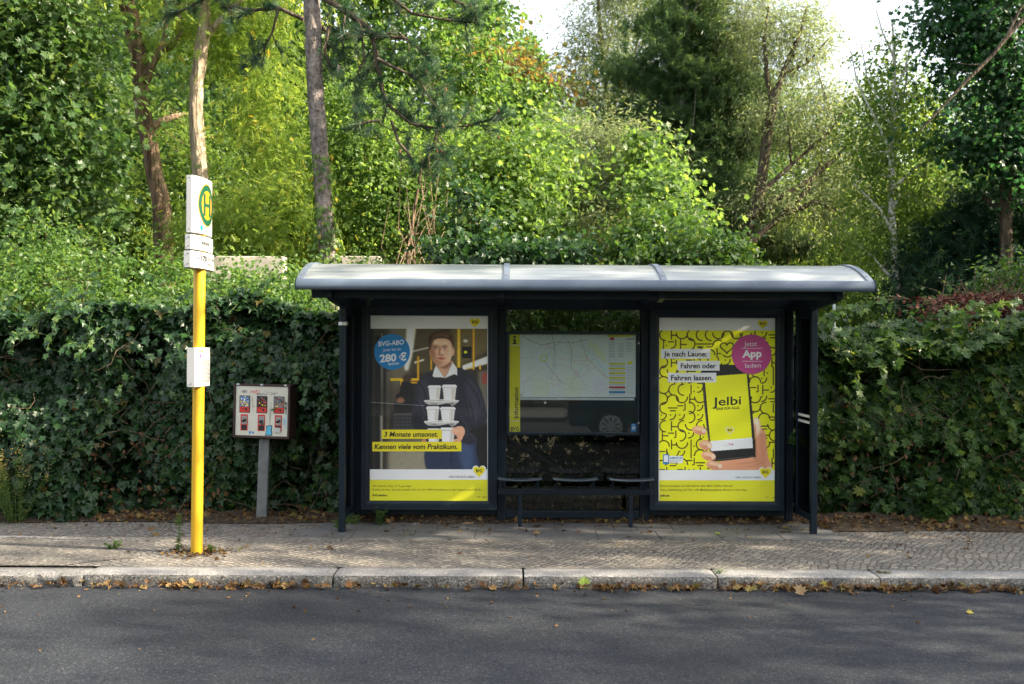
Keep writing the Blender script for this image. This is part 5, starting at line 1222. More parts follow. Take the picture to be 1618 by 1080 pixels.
shrub('nettle_patch', 'pale weedy shrub growing over the dead brush at the right edge', [Lb(1590, 440, 12, 50, 30), Lb(1500, 505, 11.2, 60, 18), Lb(1600, 500, 11.2, 50, 20)], 60, .07, T_OVAL, M['vine'], .14, 34, 40)
# bare thin shoots above the roof
sh = thing('dry_shoots', P(680, 430, 12.6), 'thin pale bare shoots above the left part of the shelter roof', 'shrub'); mb = MB(); g = np.random.default_rng(5)
for i in range(15):
    a = P(650 + g.uniform(-30, 60), 440, 12.6 + g.uniform(-.4, .4)); b = P(665 + g.uniform(-60, 80), 240 + g.uniform(-30, 90), 12.6 + g.uniform(-.6, .6)); mb.tube([a, (a + b) / 2 + g.normal(size=3) * .12, b], [.007, .005, .002], 5)
mb.build('stem', M['bark'], sh)
# dead brush heap
rb = thing('dead_brush', P(1570, 520, 11.6), 'heap of reddish-brown dead plants behind the hedge at the right edge', 'brush heap'); g = np.random.default_rng(8); mb = MB()
for i in range(260):
    c_ = P(1575 + g.normal() * 48, 478 + abs(g.normal()) * 18 - 10, 11.0 + g.normal() * .3); d = g.normal(size=3) * [1, .6, .45]; d /= np.linalg.norm(d); mb.tube([c_, c_ + d * .16 + [0, 0, .02], c_ + d * .34], [.006, .005, .002], 4, cap=False)
mb.build('stem', M['twig'], rb)
ps = np.array([P(1575 + g.normal() * 52, 480 + abs(g.normal()) * 18 - 12, 11.0 + g.normal() * .3) for i in range(2600)]); rng = g
leaves('foliage', ps, g.normal(size=ps.shape), g.normal(size=ps.shape), g.uniform(.04, .09, len(ps)), T_OVAL, M['dead'], rb)

# ------------------------------------------------------------------ trees, near to far
tree('maple_tree', 'large dark maple filling the upper left corner', tr(14.5, (20, 700, 14), (30, 480, 12), (45, 250, 10), (60, 60, 8), (60, -200, 5)),
     [Lb(30, 120, 13.6, 140, 150), Lb(-60, 300, 13.6, 140, 160), Lb(90, 300, 13.8, 85, 130), Lb(20, 0, 13.5, 150, 120), Lb(110, 180, 14, 65, 130), Lb(30, 400, 13.2, 120, 60), Lb(0, -200, 14.5, 180, 160), Lb(-200, 0, 13.5, 150, 250)], 760, .28, 48, .11, T_MAPLE, M['maple'], M['bark_dark'], seed=41)
tree('robinia_tree', 'robinia with a dark furrowed forked trunk left of the bus stop sign', tr(16, (262, 640, 17), (262, 470, 16), (256, 330, 15), (240, 250, 13), (226, 180, 13), (218, 100, 13), (208, 40, 13), (200, -80, 11), (190, -300, 7)),
     [Lb(280, 10, 16.8, 90, 70), Lb(150, -140, 16.3, 180, 110), Lb(300, -150, 16.3, 160, 130), Lb(280, 180, 17.8, 50, 60), Lb(240, 330, 17.9, 60, 80)], 190, .32, 36, .17, T_COMP, M['robinia'], M['bark'], seed=42, droop=.3,
     limbs=[tr(15.9, (229, 128, 8), (240, 100, 7), (252, 80, 6), (268, 66, 5), (284, 58, 3), (289, 35, 2)), tr(15.9, (254, 78, 4.5), (262, 50, 4), (262, 10, 3), (255, -30, 2)), tr(15.9, (212, 60, 6), (190, 0, 5), (160, -80, 3))], nlimb=4)
tree('robinia_tree', 'robinia with a pale ridged trunk directly behind the bus stop sign', tr(15.2, (326, 640, 14), (320, 440, 13), (318, 290, 12.5), (311, 215, 12), (310, 150, 11), (317, 80, 11), (322, 20, 10), (328, -80, 9), (330, -300, 6)),
     [Lb(405, 110, 15.8, 75, 90), Lb(435, 230, 15.6, 65, 70), Lb(380, 40, 16, 80, 60), Lb(275, 50, 16.2, 22, 40), Lb(400, -120, 15, 160, 120)], 260, .28, 40, .16, T_COMP, M['robinia'], M['bark_pale'], seed=43, droop=.3, group=None, twigs=False,
     nlimb=1)
# foreground pine with its long hanging branches
PY = 13.0; rng = np.random.default_rng(50)
pine = thing('pine_tree', P(524, 700, PY), 'pine with a straight grey trunk in front and long hanging needle branches', 'tree')
mb = MB(); tp = tr(PY, (527, 640, 14), (522, 480, 14), (517, 410, 13.8), (511, 300, 13.5), (501, 180, 13.5), (495, 90, 13), (492, 0, 13), (488, -140, 11), (480, -400, 8))
pts = []; rd = []
for (a, r0), (b, r1) in zip(tp[:-1], tp[1:]):
    for t in (0, .25, .5, .75): pts.append(a * (1 - t) + b * t + rng.normal(size=3) * .006); rd.append((r0 * (1 - t) + r1 * t) * rng.uniform(.96, 1.04))
mb.tube(pts, rd, 14)
for i in range(30):     # branch stubs on the bark
    k = rng.integers(2, len(pts) - 8); a = rng.uniform(math.pi, 2 * math.pi); d = np.array([math.cos(a), math.sin(a), .25]); p0 = pts[k] + d * rd[k] * .85 + [0, 0, rng.uniform(-.2, .2)]; mb.tube([p0, p0 + d * .035], [.016, .008], 6)
mb.build('trunk', M['bark_pine'], pine)
br = [tr(12.9, (500, -10, 6), (528, 5, 5), (560, 28, 5), (583, 45, 4.6), (592, 75, 4.3), (598, 110, 4), (604, 145, 3.6), (618, 170, 3.2), (640, 184, 2.6)),
      tr(12.7, (596, 92, 3), (620, 105, 2.6), (650, 118, 2.2), (680, 140, 1.8), (712, 140, 1.3)), tr(12.6, (600, 190, 2.8), (580, 192, 2.2), (555, 200, 1.6)), tr(12.7, (612, 165, 2.6), (650, 195, 2.3), (690, 202, 2), (740, 198, 1.5), (775, 188, 1.0)),
      tr(12.6, (618, 190, 2.6), (630, 225, 2.2), (648, 245, 1.8), (657, 268, 1.2)), tr(12.8, (640, 60, 2.5), (600, 55, 2.2), (560, 45, 2)), tr(12.8, (592, 60, 2.5), (625, 48, 2.2), (655, 70, 1.8), (680, 92, 1.2)),
      tr(13.2, (505, 40, 4), (530, 60, 3), (560, 50, 2)), tr(12.6, (668, 135, 1.8), (685, 165, 1.6), (705, 182, 1.0)), tr(12.5, (690, 205, 1.6), (685, 225, 1.2), (700, 245, .8)), tr(12.9, (520, 40, 3), (512, 80, 2.4), (525, 110, 1.5)),
      tr(12.8, (565, -40, 4), (600, -20, 3), (650, 20, 2.4), (700, 30, 1.8), (755, 35, 1.2)), tr(12.8, (680, -30, 3), (720, 0, 2), (760, 20, 1.2)), tr(13.2, (480, 30, 4), (440, 12, 3), (400, 15, 2.4), (350, 10, 1.6)), tr(13.2, (440, 12, 2.4), (430, 50, 1.8), (410, 90, 1.2), (400, 95, 1)),
      tr(13.2, (350, -20, 3), (300, 10, 2), (265, 25, 1.4)), tr(13.0, (570, 40, 2), (575, 90, 1.6), (560, 130, 1.2), (565, 170, .8)), tr(13.0, (545, 20, 2), (540, 60, 1.6), (545, 100, .8))]
mb = MB(); tips = []
for b_ in br:
    p_ = [np.array(a) for a, r in b_]; mb.tube(p_, [r for a, r in b_], 7)
    L_ = len(p_)
    for i in range(max(1, L_ // 2), L_):
        for k in range(5):
            t = rng.random(); s0 = p_[i - 1] * (1 - t) + p_[i] * t; d = nrmz(p_[i] - p_[i - 1]) * .6 + rng.normal(size=3) * .6 + np.array([0, 0, -.05]); d = d / np.linalg.norm(d); ln = rng.uniform(.12, .42)
            e_ = s0 + d * ln + [0, 0, .04]; mb.tube([s0, s0 + d * ln * .5 + [0, 0, -.02], e_], [.008, .006, .004], 4, cap=False)
            for tt in (1, .72, .45):
                if tt == 1 or rng.random() < .6: tips.append((s0 * (1 - tt) + e_ * tt, d + [0, 0, .25]))
    for t in (1, .8, .6, .4): tips.append((p_[-2] * (1 - t) + p_[-1] * t, nrmz(p_[-1] - p_[-2])))
mb.build('branch', M['bark_dark'], pine)
tp_ = np.array([a for a, d in tips]); td = np.array([d for a, d in tips]); k = len(tp_)
leaves('needles', tp_, rng.normal(size=(k, 3)), td, rng.uniform(.11, .17, k), T_TUFT, M['needle'], pine)
mb = MB()
for i in rng.choice(k, 26, replace=False): mb.tube([tp_[i], tp_[i] + [0, 0, .02], tp_[i] + [0, 0, .05]], [.008, .014, .004], 6)
mb.build('cone', plain('red_brown_cone', (.14, .035, .015), .7), pine)
# ivy on the pine's foot
rng = np.random.default_rng(51); k = 520; t_ = rng.random(k) ** 1.4; a = rng.uniform(0, 2 * math.pi, k); yy = 430 - t_ * 190
ps = np.array([P(516 - 8 * ((430 - y_) / 190), y_, PY) for y_ in yy]) + np.stack([np.cos(a), np.sin(a), a * 0], 1) * rng.uniform(.11, .24, (k, 1)) * (1.1 - .5 * t_[:, None])
leaves('climbing_ivy', ps, np.stack([np.cos(a), np.sin(a), a * 0 + .4], 1), np.tile([0, 0, -1.0], (k, 1)) + rng.normal(size=(k, 3)) * .4, rng.uniform(.05, .10, k), T_IVY, M['maple_bright'], pine)

tree('broad_tree', 'tall green tree behind the hanging pine branches, top centre-left', tr(21, (610, 700, 12), (605, 400, 10), (600, 200, 9), (598, 60, 7), (595, -300, 3)),
     [Lb(640, 60, 20, 120, 110), Lb(560, 160, 19.5, 80, 90), Lb(700, 130, 20.5, 80, 80), Lb(620, -100, 20, 160, 130), Lb(660, 230, 19.5, 90, 50), Lb(500, 60, 20.5, 80, 130), Lb(440, 200, 21, 70, 120)], 430, .36, 60, .135, T_OVAL, M['broad'], M['bark_dark'], seed=52)
tree('turning_tree', 'tree with orange-tinged leaves left of the sky gap', tr(23, (800, 700, 8), (800, 300, 7), (795, 150, 4), (790, 90, 2)),
     [Lb(790, 115, 23, 55, 30), Lb(850, 140, 23, 45, 25), Lb(735, 95, 23, 35, 25)], 80, .3, 34, .14, T_MAPLE, M['orange'], M['bark'], seed=53)
tree('leafy_tree', 'mid green tree below the orange-tinged leaves', tr(22, (830, 700, 8), (830, 300, 6), (825, 180, 3)),
     [Lb(840, 190, 22, 60, 45), Lb(790, 170, 22, 60, 45), Lb(740, 230, 21, 70, 70), Lb(870, 240, 21, 50, 50)], 170, .36, 55, .13, T_OVAL, M['broad'], M['bark'], seed=54)
tree('poplar_tree', 'tall poplar at the left edge of the sky gap', tr(34, (745, 700, 9), (745, 300, 8), (750, 60, 6), (750, -250, 3)),
     [Lb(750, 60, 34, 52, 120, 1.2), Lb(748, -100, 34, 55, 140, 1.2), Lb(740, 180, 34, 50, 80)], 230, .42, 60, .22, T_OVAL, M['maple'], M['bark_dark'], seed=55, upn=.2)
tree('poplar_tree', 'small slender poplar in the middle of the sky gap', tr(38, (835, 600, 5), (835, 200, 4), (838, 60, 1)),
     [Lb(838, 105, 38, 13, 55, .5), Lb(822, 140, 38, 14, 40, .5), Lb(852, 120, 38, 7, 45, .3), Lb(835, 190, 38, 25, 40)], 110, .22, 50, .2, T_OVAL, M['broad'], M['bark_dark'], seed=56, upn=.2)
tree('airy_tree', 'airy willow right of the sky gap, behind the big pine', tr(27, (975, 700, 8), (970, 300, 7), (960, 160, 5), (950, 60, 3), (940, -60, 2)),
     [Lb(930, 90, 27, 55, 80), Lb(985, 60, 27, 60, 100), Lb(960, 160, 27, 70, 50), Lb(990, -60, 27, 100, 90), Lb(905, 150, 27, 35, 40)], 330, .38, 90, .15, T_LANCE, M['willow'], M['bark'], seed=57, droop=.15,
     limbs=[tr(27, (965, 200, 3), (935, 150, 2), (900, 110, 1)), tr(27, (965, 180, 3), (1000, 90, 2), (1015, 40, 1))], nlimb=9)
# big pine
pb = [Lb(1090, 30, 23.5, 85, 45), Lb(1060, 110, 23.5, 100, 40), Lb(1130, 150, 23.15, 85, 40), Lb(1050, 200, 23.5, 85, 35), Lb(1150, 220, 23.15, 70, 35), Lb(1075, 265, 23.2, 90, 30), Lb(1140, 300, 23.2, 85, 28), Lb(1100, 350, 23.2, 110, 25), Lb(1100, -70, 23.5, 80, 70), Lb(1150, 80, 23.5, 50, 40), Lb(1190, 390, 23.2, 90, 22), Lb(1180, 150, 23.2, 30, 25)]
tree('big_pine', 'big dark pine with a straight grey trunk above the right half of the roof', tr(23, (1070, 700, 11), (1072, 400, 9), (1075, 250, 8), (1078, 120, 6), (1085, -10, 5), (1090, -200, 2)),
     pb, 560, .28, 36, .19, T_TUFT_FAR, M['needle_far'], M['bark_pine'], seed=58, flat=.45, nlimb=26)
tree('willow_tree', 'leaning willow with dark forked trunk right of the big pine', tr(21, (1130, 560, 13), (1152, 470, 12), (1170, 410, 11), (1185, 350, 9), (1203, 290, 8.5), (1213, 210, 8), (1222, 160, 7), (1240, 110, 4.5), (1262, 60, 3), (1275, 10, 2)),
     [Lb(1240, 60, 21.3, 60, 70), Lb(1290, 60, 21.3, 30, 60), Lb(1180, -10, 22.2, 50, 60), Lb(1265, 190, 21.3, 80, 55), Lb(1330, 240, 21.3, 60, 50), Lb(1250, 320, 21.3, 90, 40), Lb(1320, 160, 21.3, 50, 40), Lb(1350, 310, 21.3, 60, 40), Lb(1200, 60, 22.2, 40, 60)], 760, .34, 55, .115, T_LANCE, M['willow'], M['bark_dark'], seed=59, droop=.15,
     limbs=[tr(20.8, (1180, 345, 6), (1215, 320, 5), (1270, 290, 4), (1320, 250, 3), (1370, 195, 1.5)), tr(20.8, (1208, 300, 4), (1250, 260, 3), (1310, 210, 2), (1335, 170, 1)), tr(20.8, (1165, 400, 7), (1230, 345, 5), (1275, 300, 4), (1300, 250, 1)), tr(20.8, (1235, 340, 5), (1290, 318, 4), (1320, 330, 2)),
            tr(21, (1222, 165, 5), (1212, 120, 4), (1208, 60, 2.5), (1215, 10, 1.5)), tr(21, (1240, 115, 3), (1275, 100, 2), (1310, 60, 1))], nlimb=8)
tree('birch_tree', 'thin birch with a white trunk right of the shelter roof', tr(18, (1432, 640, 7), (1428, 560, 6.5), (1420, 490, 6.2), (1414, 420, 5.8), (1409, 330, 5.2), (1408, 250, 4.6), (1411, 180, 3.6), (1414, 100, 2.6), (1410, 30, 1.4)),
     [Lb(1410, 120, 18.2, 55, 70), Lb(1390, 210, 18.2, 60, 60), Lb(1450, 190, 18.2, 50, 60), Lb(1430, 290, 18.2, 60, 50), Lb(1370, 300, 18.2, 50, 40), Lb(1460, 340, 18.2, 50, 40), Lb(1380, 380, 18.2, 50, 40)], 330, .24, 38, .08, T_OVAL, M['birchleaf'], M['bark_birch'], seed=60, droop=.2,
     limbs=[tr(17.9, (1408, 240, 3), (1385, 190, 2.2), (1355, 130, 1.5), (1345, 80, .8)), tr(17.9, (1409, 160, 2.4), (1430, 110, 1.6), (1445, 50, .8)), tr(17.9, (1413, 90, 2), (1395, 50, 1.4), (1385, 15, .8)), tr(17.9, (1409, 300, 3), (1450, 262, 2), (1500, 240, 1)), tr(17.9, (1412, 370, 3), (1390, 330, 2), (1350, 290, 1)), tr(17.9, (1409, 200, 2), (1370, 120, 1), (1360, 60, .6))], nlimb=10)
tree('oak_tree', 'dark oak at the upper right edge with a straight brown trunk', tr(17, (1588, 700, 11), (1590, 460, 10), (1590, 330, 9.5), (1588, 250, 9), (1582, 160, 8), (1575, 60, 6), (1570, -150, 4)),
     [Lb(1540, 30, 17, 75, 60), Lb(1600, 120, 16.8, 70, 70), Lb(1545, 140, 17, 55, 45), Lb(1580, 230, 16.8, 80, 50), Lb(1500, 60, 17, 40, 50), Lb(1640, 260, 16.8, 60, 90), Lb(1620, -80, 17, 150, 110), Lb(1480, 30, 17, 35, 25), Lb(1690, 100, 17, 80, 150), Lb(1520, 225, 17, 50, 25)], 380, .28, 52, .105, T_MAPLE, M['oak'], M['bark_dark'], seed=161,
     limbs=[tr(16.9, (1590, 290, 6), (1612, 230, 5), (1640, 150, 4)), tr(17, (1585, 170, 5), (1560, 100, 4), (1525, 60, 2)), tr(17, (1580, 110, 5), (1605, 40, 3))], nlimb=8)
tree('yew_tree', 'very dark conifer low behind the right hedge', tr(18.5, (1510, 700, 9), (1510, 450, 8), (1512, 300, 4)),
     [Lb(1510, 400, 18, 75, 60), Lb(1540, 340, 18, 60, 50), Lb(1480, 450, 17.6, 60, 50), Lb(1570, 440, 17.6, 60, 50), Lb(1640, 400, 17.8, 70, 100)], 300, .26, 30, .16, T_TUFT_FAR, M['yew'], M['bark_dark'], seed=62, droop=.25)
# leaning bare branch
lb_ = thing('leaning_branch', P(1640, 5, 15), 'long bare dark branch leaning across the upper right corner', 'branch'); mb = MB()
mb.tube([p for p, r in tr(15, (1455, 206, 1.2), (1492, 165, 2), (1530, 125, 2.6), (1570, 85, 3), (1590, 60, 3.2), (1640, 5, 3.6), (1760, -110, 5))], [r for p, r in tr(15, (0, 0, 1.2), (0, 0, 2), (0, 0, 2.6), (0, 0, 3), (0, 0, 3.2), (0, 0, 3.6), (0, 0, 5))], 7)
mb.tube([p for p, r in tr(15, (1555, 100, 1), (1535, 102, 1), (1510, 98, 1))], [.01, .007, .004], 5); mb.tube([P(1590, 60, 15), P(1612, 15, 15), P(1640, -20, 15)], [.025, .016, .008], 5); mb.build('wood', M['bark_dark'], lb_)

# fill between: middle-distance trees, each placed by hand
protos = []
def proto(seed, mat, tpl, ls, bm, sh_, nc=330):
    lobes = [(0, 0, 5.2, 2.3, 2.2, 1.9), (.9, .3, 3.6, 1.8, 1.8, 1.3), (-1.1, -.4, 3.9, 1.7, 1.7, 1.4), (.2, -.6, 2.2, 2.0, 1.7, 1.2), (-.2, .3, 7.0, 1.4, 1.4, 1.2)]
    lobes = [(a * sh_, b * sh_, c_, d * sh_, e_ * sh_, f) for a, b, c_, d, e_, f in lobes]
    return tree('woodland_tree', 'mid-distance tree', [((0, 0, -.5), .2), ((.1, 0, 2), .17), ((-.1, .1, 5), .1), ((0, 0, 7.5), .04)], lobes, nc, .38, 60, ls * .82, tpl, mat, bm, seed=seed)
pr1 = proto(71, M['maple_bright'], T_OVAL, .15, M['bark'], 1.0); pr2 = proto(72, M['broad'], T_OVAL, .16, M['bark_dark'], 1.1); pr3 = proto(73, M['robinia'], T_QUAD, .15, M['bark'], .95); pr4 = proto(74, M['maple'], T_MAPLE, .17, M['bark_dark'], 1.0)
pr5 = proto(75, M['broad'], T_OVAL, .17, M['bark_dark'], 1.0, 78)
def put(pr_, px, Y, topy, label, first=False, group='woodland trees beyond the hedge'):
    p = P(px, 545, Y); z0 = gheight(0, Y); top = P(px, topy, Y)[2]; sc_ = (top - z0) / 8.4
    if first: r = pr_; r.location = (p[0], Y, z0); r.rotation_euler = (0, 0, Y * 2.1); r.scale = (sc_,) * 3; r['label'] = label; r['group'] = group; return r
    return dupe(pr_, (p[0], Y, z0), px * 1.7 + Y, sc_, label, group)
put(pr1, 330, 19, 190, 'bright woodland tree between the two robinia trunks', True); put(pr2, 235, 21, 90, 'green woodland tree behind the forked robinia', True)
put(pr3, 455, 20, 160, 'yellow-green woodland tree left of the pine trunk', True); put(pr4, 60, 19, 40, 'dark woodland tree behind the big maple', True)
put(pr3, 1240, 25, 330, 'light woodland tree low behind the leaning willow'); put(pr1, 1330, 23, 350, 'bright woodland tree low beside the birch'); put(pr3, 1400, 27, 280, 'light woodland tree behind the birch'); put(pr1, 1480, 26, 240, 'bright woodland tree between birch and oak')
put(pr3, 1265, 31, 170, 'light woodland tree showing through the willow crown'); put(pr1, 1385, 30, 200, 'light woodland tree showing through the birch crown'); put(pr2, 1470, 30, 130, 'woodland tree filling the gap left of the oak'); put(pr2, 1180, 30, 120, 'woodland tree between the big pine and the willow')
put(pr2, 1560, 25, 250, 'green woodland tree behind the oak trunk'); put(pr2, 1120, 29, 180, 'green woodland tree behind the big pine'); put(pr3, 1010, 26, 220, 'light woodland tree behind the willow bush'); put(pr1, 700, 19, 230, 'bright woodland tree behind the bare shoots')
put(pr4, 880, 30, 250, 'dark woodland tree behind the willow bush'); put(pr2, 560, 26, 60, 'green woodland tree behind the pine branches'); put(pr4, 410, 27, -20, 'tall dark woodland tree behind the sunlit robinia leaves'); put(pr3, 640, 18, 290, 'yellow-green woodland tree low over the left part of the roof')
put(pr2, 150, 30, -100, 'tall woodland tree behind the upper left corner'); put(pr1, 1290, 30, 300, 'bright woodland tree beyond the willow branches'); put(pr4, 1400, 20, 420, 'low dark woodland tree at the birch foot'); put(pr1, 1500, 20, 420, 'low bright woodland tree right of the birch foot')
put(pr2, 1640, 22, 100, 'green woodland tree cut by the right edge'); put(pr4, 300, 30, -60, 'tall dark woodland tree between the robinias'); put(pr3, 780, 26, 260, 'light woodland tree above the middle of the roof')

# distant wood that reads as one mass
rng = np.random.default_rng(80)
K = 2600; cx = rng.uniform(-34, 36, K); cy = rng.uniform(36, 50, K); tops = 5.2 + 1.8 * np.sin(cx * .35) + 1.2 * np.sin(cx * .9 + 1) + (cx < -6) * 5 + (cx > 16) * 2.5
cz = 1.5 + rng.random(K) ** .8 * tops; C_ = np.stack([cx, cy, cz], 1); idx = np.repeat(np.arange(K), 46); off = rng.normal(size=(len(idx), 3)) * .6; pos = C_[idx] + off
o = leaves('distant_wood', pos, off + rng.normal(size=pos.shape) * .6 + [0, 0, .8], rng.normal(size=pos.shape), rng.uniform(.18, .4, len(idx)), T_QUAD, M['broad'], None, np.clip(rng.random(K)[idx] * .5 + rng.random(len(idx)) * .5, 0, 1)); o['kind'] = 'stuff'
o['label'] = 'distant mass of green woodland behind all the trees'
# woodland beyond the frame: shades the street (right side) and closes the far side of the street
for i, (x, y, h) in enumerate([(11.5, 10.5, 9), (15.5, 10.4, 10), (20.5, 9.0, 12), (9.5, 10.6, 6.5), (13.5, 6.6, 11.5), (18.5, 4.9, 14), (24, 4, 16), (28, 1, 17), (14, 1, 10), (20, -.5, 12), (26, -4, 13)]):
    dupe(pr5, (x, y, 0), i * 2.3, h / 8.4, 'tree beyond the right edge of the picture, shading the street', 'street-side trees right of the picture')
for i, (x, y, h) in enumerate([(-17, -22, 9), (-10, -24, 9), (-4, -21, 8), (2.5, -23, 9), (8.5, -21, 9), (15, -23, 10), (22, -20, 10), (-24, -21, 9)]):
    dupe([pr2, pr4][i % 2], (x, y, 0), i * 1.7, h / 8.4, 'tree on the far side of the street, mirrored in the shelter glass', 'trees across the street')

pr5.location = (9.5, -16, 0); pr5['label'] = 'tree on the far side of the street, mirrored in the shelter glass'; pr5['group'] = 'trees across the street'
for i in range(21):  # unseen low row, added to darken what the shelter glass mirrors
    dupe([pr1, pr2][i % 2], (-19 + i * 1.95, -9.6 - (i % 3) * .8, -.5), i * 1.1, (4.2 + (i * 7 % 5) * .3) / 8.4, 'low tree added along the far pavement to darken the reflections in the shelter glass', 'bushy trees added along the far pavement')
# pale wall glimpsed far behind
mb = MB(); a = P(322, 404, 12.3); b = P(448, 404, 12.3); mb.box(a[0], b[0], 12.3, 12.5, 0, a[2])
o = mb.build('garden_wall', M['plaster'], None, .01); tag(o, 'pale plastered garden wall glimpsed right of the bus stop sign', 'wall')
mb = MB(); a = P(536, 404, 12.3); b = P(600, 404, 12.3); mb.box(a[0], b[0], 12.3, 12.5, 0, a[2])
o = mb.build('garden_wall', M['plaster'], None, .01); tag(o, 'pale wall glimpsed just above the left end of the shelter roof', 'wall')
a = P(1318, 470, 10.9); mb = MB(); mb.tube([(a[0], 10.9, 0), (a[0], 10.9, a[2])], .017, 10); mb.tube([(a[0], 10.9, a[2]), (a[0], 10.9, a[2] + .015)], .022, 10)
o = mb.build('metal_post', M['silver']); tag(o, 'slim light metal post behind the right end of the shelter', 'post')

# ------------------------------------------------------------------ small weeds
def weed(name, label, base, h, nst, spread, ls, mat, seed, nl=60, tpl=T_LANCE, cat='weed', flowers=False):
    g = np.random.default_rng(seed); global rng; rng = g
    root = thing(name, base, label, cat); mb = MB(); ps = []; ax = []; tipz = []
    for i in range(nst):
        a = g.uniform(0, 6.28); tp = np.array(base) + [math.cos(a) * spread * g.random(), math.sin(a) * spread * g.random(), h * g.uniform(.6, 1)]
        b0 = np.array(base) + [math.cos(a) * spread * .15, math.sin(a) * spread * .15, -.01]; mid = (b0 + tp) / 2 + g.normal(size=3) * .03 * h + [0, 0, h * .08]; mb.tube([b0, mid, tp], [.004, .003, .0015], 5)
        for k in range(nl):
            t = g.uniform(.1, 1); p = b0 * (1 - t) ** 2 + 2 * mid * t * (1 - t) + tp * t * t; ps.append(p); an = g.uniform(0, 6.28); ax.append([math.cos(an), math.sin(an), .5])
        tipz.append(tp)
    mb.build('stem', M['greenstem'], root); ps = np.array(ps); ax = np.array(ax); leaves('foliage', ps, np.cross(ax, g.normal(size=ps.shape)) * .4 + [0, 0, .8], ax, ls * g.uniform(.5, 1.1, len(ps)), tpl, mat, root, g.random(len(ps)) * .85)
    if flowers:
        tp = np.repeat(np.array(tipz), 24, 0) + g.normal(size=(len(tipz) * 24, 3)) * [.03, .03, .06]; leaves('flowers', tp, g.normal(size=tp.shape), g.normal(size=tp.shape) + [0, 0, 1], g.uniform(.012, .022, len(tp)), T_QUAD, M['weed'], root, np.full(len(tp), .98))
    return root
b_ = P(282, 872, 7.98); weed('tall_weed', 'single tall thin weed standing left of the yellow pole', (b_[0], b_[1], 0), .40, 2, .03, .045, M['weed'], 91, 90)
b_ = P(337, 873, 7.98); weed('small_weed', 'tiny green weed at the right foot of the yellow pole', (b_[0], b_[1], 0), .06, 6, .05, .03, M['weed'], 92, 12, T_OVAL)
b_ = P(538, 838, 8.9); weed('grass_tuft', 'grass tuft at the left front corner of the shelter', (b_[0], b_[1], 0), .14, 26, .07, .06, M['weed'], 93, 8, cat='grass tuft')
b_ = P(597, 824, 9.2); weed('small_weed', 'leggy weed under the left poster case', (b_[0], b_[1], 0), .20, 7, .12, .05, M['maple'], 94, 16, T_OVAL)
b_ = P(560, 826, 9.25); weed('grass_tuft', 'sparse grass beside the left rear shelter post', (b_[0], b_[1], 0), .10, 14, .10, .05, M['weed'], 95, 8, cat='grass tuft')
b_ = P(25, 832, 9.3); weed('flowering_weed', 'bushy weed with pale seed heads at the lower left edge', (b_[0], b_[1], 0), .66, 40, .42, .05, M['weed'], 96, 60, flowers=True, cat='weed')
b_ = P(205, 835, 9.45); 0 and weed('flowering_weed', 'second seedy weed leaning against the ivy left of the pole', (b_[0] - .0, b_[1], 0), .95, 12, .30, .045, M['weed'], 97, 60, flowers=True)
b_ = P(1478, 832, 9.3); weed('ivy_shoots', 'young green shoots at the foot of the right hedge', (b_[0], b_[1], .02), .38, 16, .22, .09, M['vine'], 98, 14, T_IVY, cat='plant')
b_ = P(182, 868, 8.1); weed('small_weed', 'flat green weed on the gravelly patch', (b_[0], b_[1], 0), .05, 8, .14, .03, M['weed'], 99, 14, T_OVAL)
for px, lab in ((1137, 'moss and dead grass tuft in the kerb joint left of the tan leaf'), (1397, 'dead grass tuft in the rightmost kerb joint')):
    b_ = P(px, 903, 7.35); weed('kerb_grass', lab, (b_[0], b_[1], -.01), .03, 10, .06, .03, M['dry'] if px > 1200 else M['weed'], px, 8, cat='grass tuft')

# ------------------------------------------------------------------ fallen leaves
rng = np.random.default_rng(100)
def litter(name, label, pos, size, lift=.35):
    n_ = len(pos); nr = rng.normal(size=(n_, 3)) * lift + [0, 0, 1]; ax = rng.normal(size=(n_, 3)) * [1, 1, .15]
    tp = T_MAPLE[0].copy(); tp[:, 2] *= 2.5
    o = leaves(name, pos, nr, ax, size, (tp, T_MAPLE[1]), M['dry'], None, np.clip(rng.random(n_), 0, 1)); tag(o, label, None, None, 'stuff'); return o
k = 760; x = rng.uniform(-5, 4.6, k); cl = snoise(np.stack([x, x * 0, x * 0], 1), 3.2, 5); kp = (cl > -.15) | (rng.random(k) < .35); x = x[kp]
pos = np.stack([x, 7.20 - np.abs(rng.normal(size=len(x))) * .045 - .012, ROADZ + .008 + rng.random(len(x)) * .028], 1); litter('gutter_leaves', 'dry fallen leaves collected along the kerb', pos, rng.uniform(.025, .075, len(x)), .6)
k = 110; pos = np.stack([rng.uniform(-4.5, 4.5, k), 7.15 - rng.exponential(.35, k), np.full(k, ROADZ + .006)], 1); litter('road_leaves', 'a few dry leaves scattered on the asphalt', pos, rng.uniform(.012, .035, k), .3)
k = 1100; x = rng.uniform(-5.6, 5.6, k); y = 9.35 - rng.exponential(.6, k); kp = (y > 7.5); pos = np.stack([x, y, np.full(k, .014)], 1)[kp]; litter('pavement_leaves', 'dry leaves scattered over the cobbled pavement', pos, .010 + rng.exponential(.011, kp.sum()), .3)
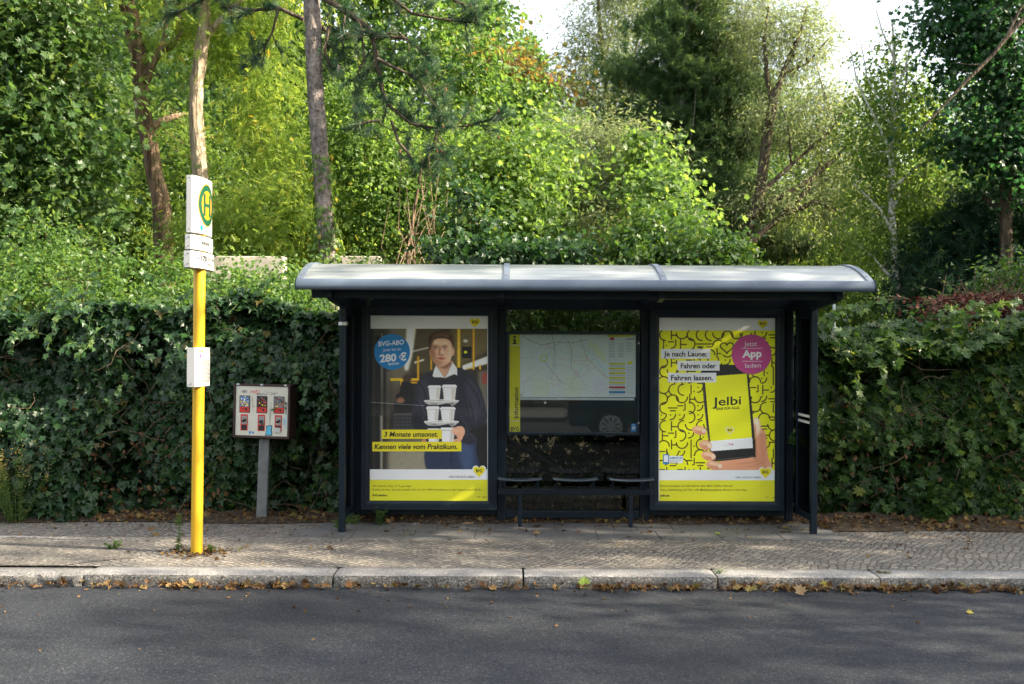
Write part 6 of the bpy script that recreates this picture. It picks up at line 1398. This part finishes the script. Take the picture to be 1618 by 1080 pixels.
k = 1500; x = rng.uniform(-6, 6.2, k); fr0 = np.where(x > 2.85, 9.05, 9.32); y = fr0 + rng.exponential(.14, k); zz = np.clip((y - fr0) * .3, 0, .05) + .02; inside = (x > -1.7) & (x < 2.6); pos = np.stack([x, y, zz], 1); litter('hedge_litter', 'brown leaf litter along the foot of the hedge', pos, rng.uniform(.02, .07, k), .7)
k = 160; a = rng.uniform(0, 6.28, k); r_ = .07 + np.abs(rng.normal(size=k)) * .09; pos = np.stack([SX + np.cos(a) * r_ * 1.3, SY + np.sin(a) * r_, np.full(k, .012)], 1); litter('pole_foot_leaves', 'dry leaves heaped round the foot of the yellow pole', pos, rng.uniform(.015, .045, k), .5)
def one_leaf(name, label, px, py, Y, size, mat, nrm=(0, -.3, 1), ax=(1, .2, .1), z=None):
    p = P(px, py, Y); p[2] = z; o = leaves(name, np.array([p]), np.array([nrm], float), np.array([ax], float), [size], T_MAPLE, mat, None, [.5]); return tag(o, label, 'leaf')
one_leaf('fallen_leaf', 'upright pale green maple leaf leaning on the kerb below the bench', 923, 928, 7.17, .095, M['greenleaf'], (.2, -1, .2), (.05, 0, 1), ROADZ + .01)
one_leaf('fallen_leaf', 'large tan leaf lying on the asphalt below the phone poster', 1263, 945, 6.98, .10, M['orangeleaf'], (0, -.9, 1), (.3, .8, .5), ROADZ + .018)
one_leaf('fallen_leaf', 'small yellow leaf on the asphalt at the right', 1528, 967, 6.55, .05, M['yellowleaf'], (0, -.4, 1), (1, .2, .1), ROADZ + .01)
one_leaf('fallen_leaf', 'curled yellow leaf on the right gutter beside the kerb', 1296, 926, 7.17, .075, M['yellowleaf'], (0, -1, .6), (1, 0, .3), ROADZ + .03)
one_leaf('fallen_leaf', 'green leaf lying on the slabs in front of the phone poster', 1130, 843, 8.8, .055, M['greenleaf'], (0, -.2, 1), (1, .1, .1), .018)
one_leaf('fallen_leaf', 'broad tan leaf on the slabs below the bench', 853, 846, 8.75, .075, M['orangeleaf'], (0, -.4, 1), (-1, .1, .1), .02)
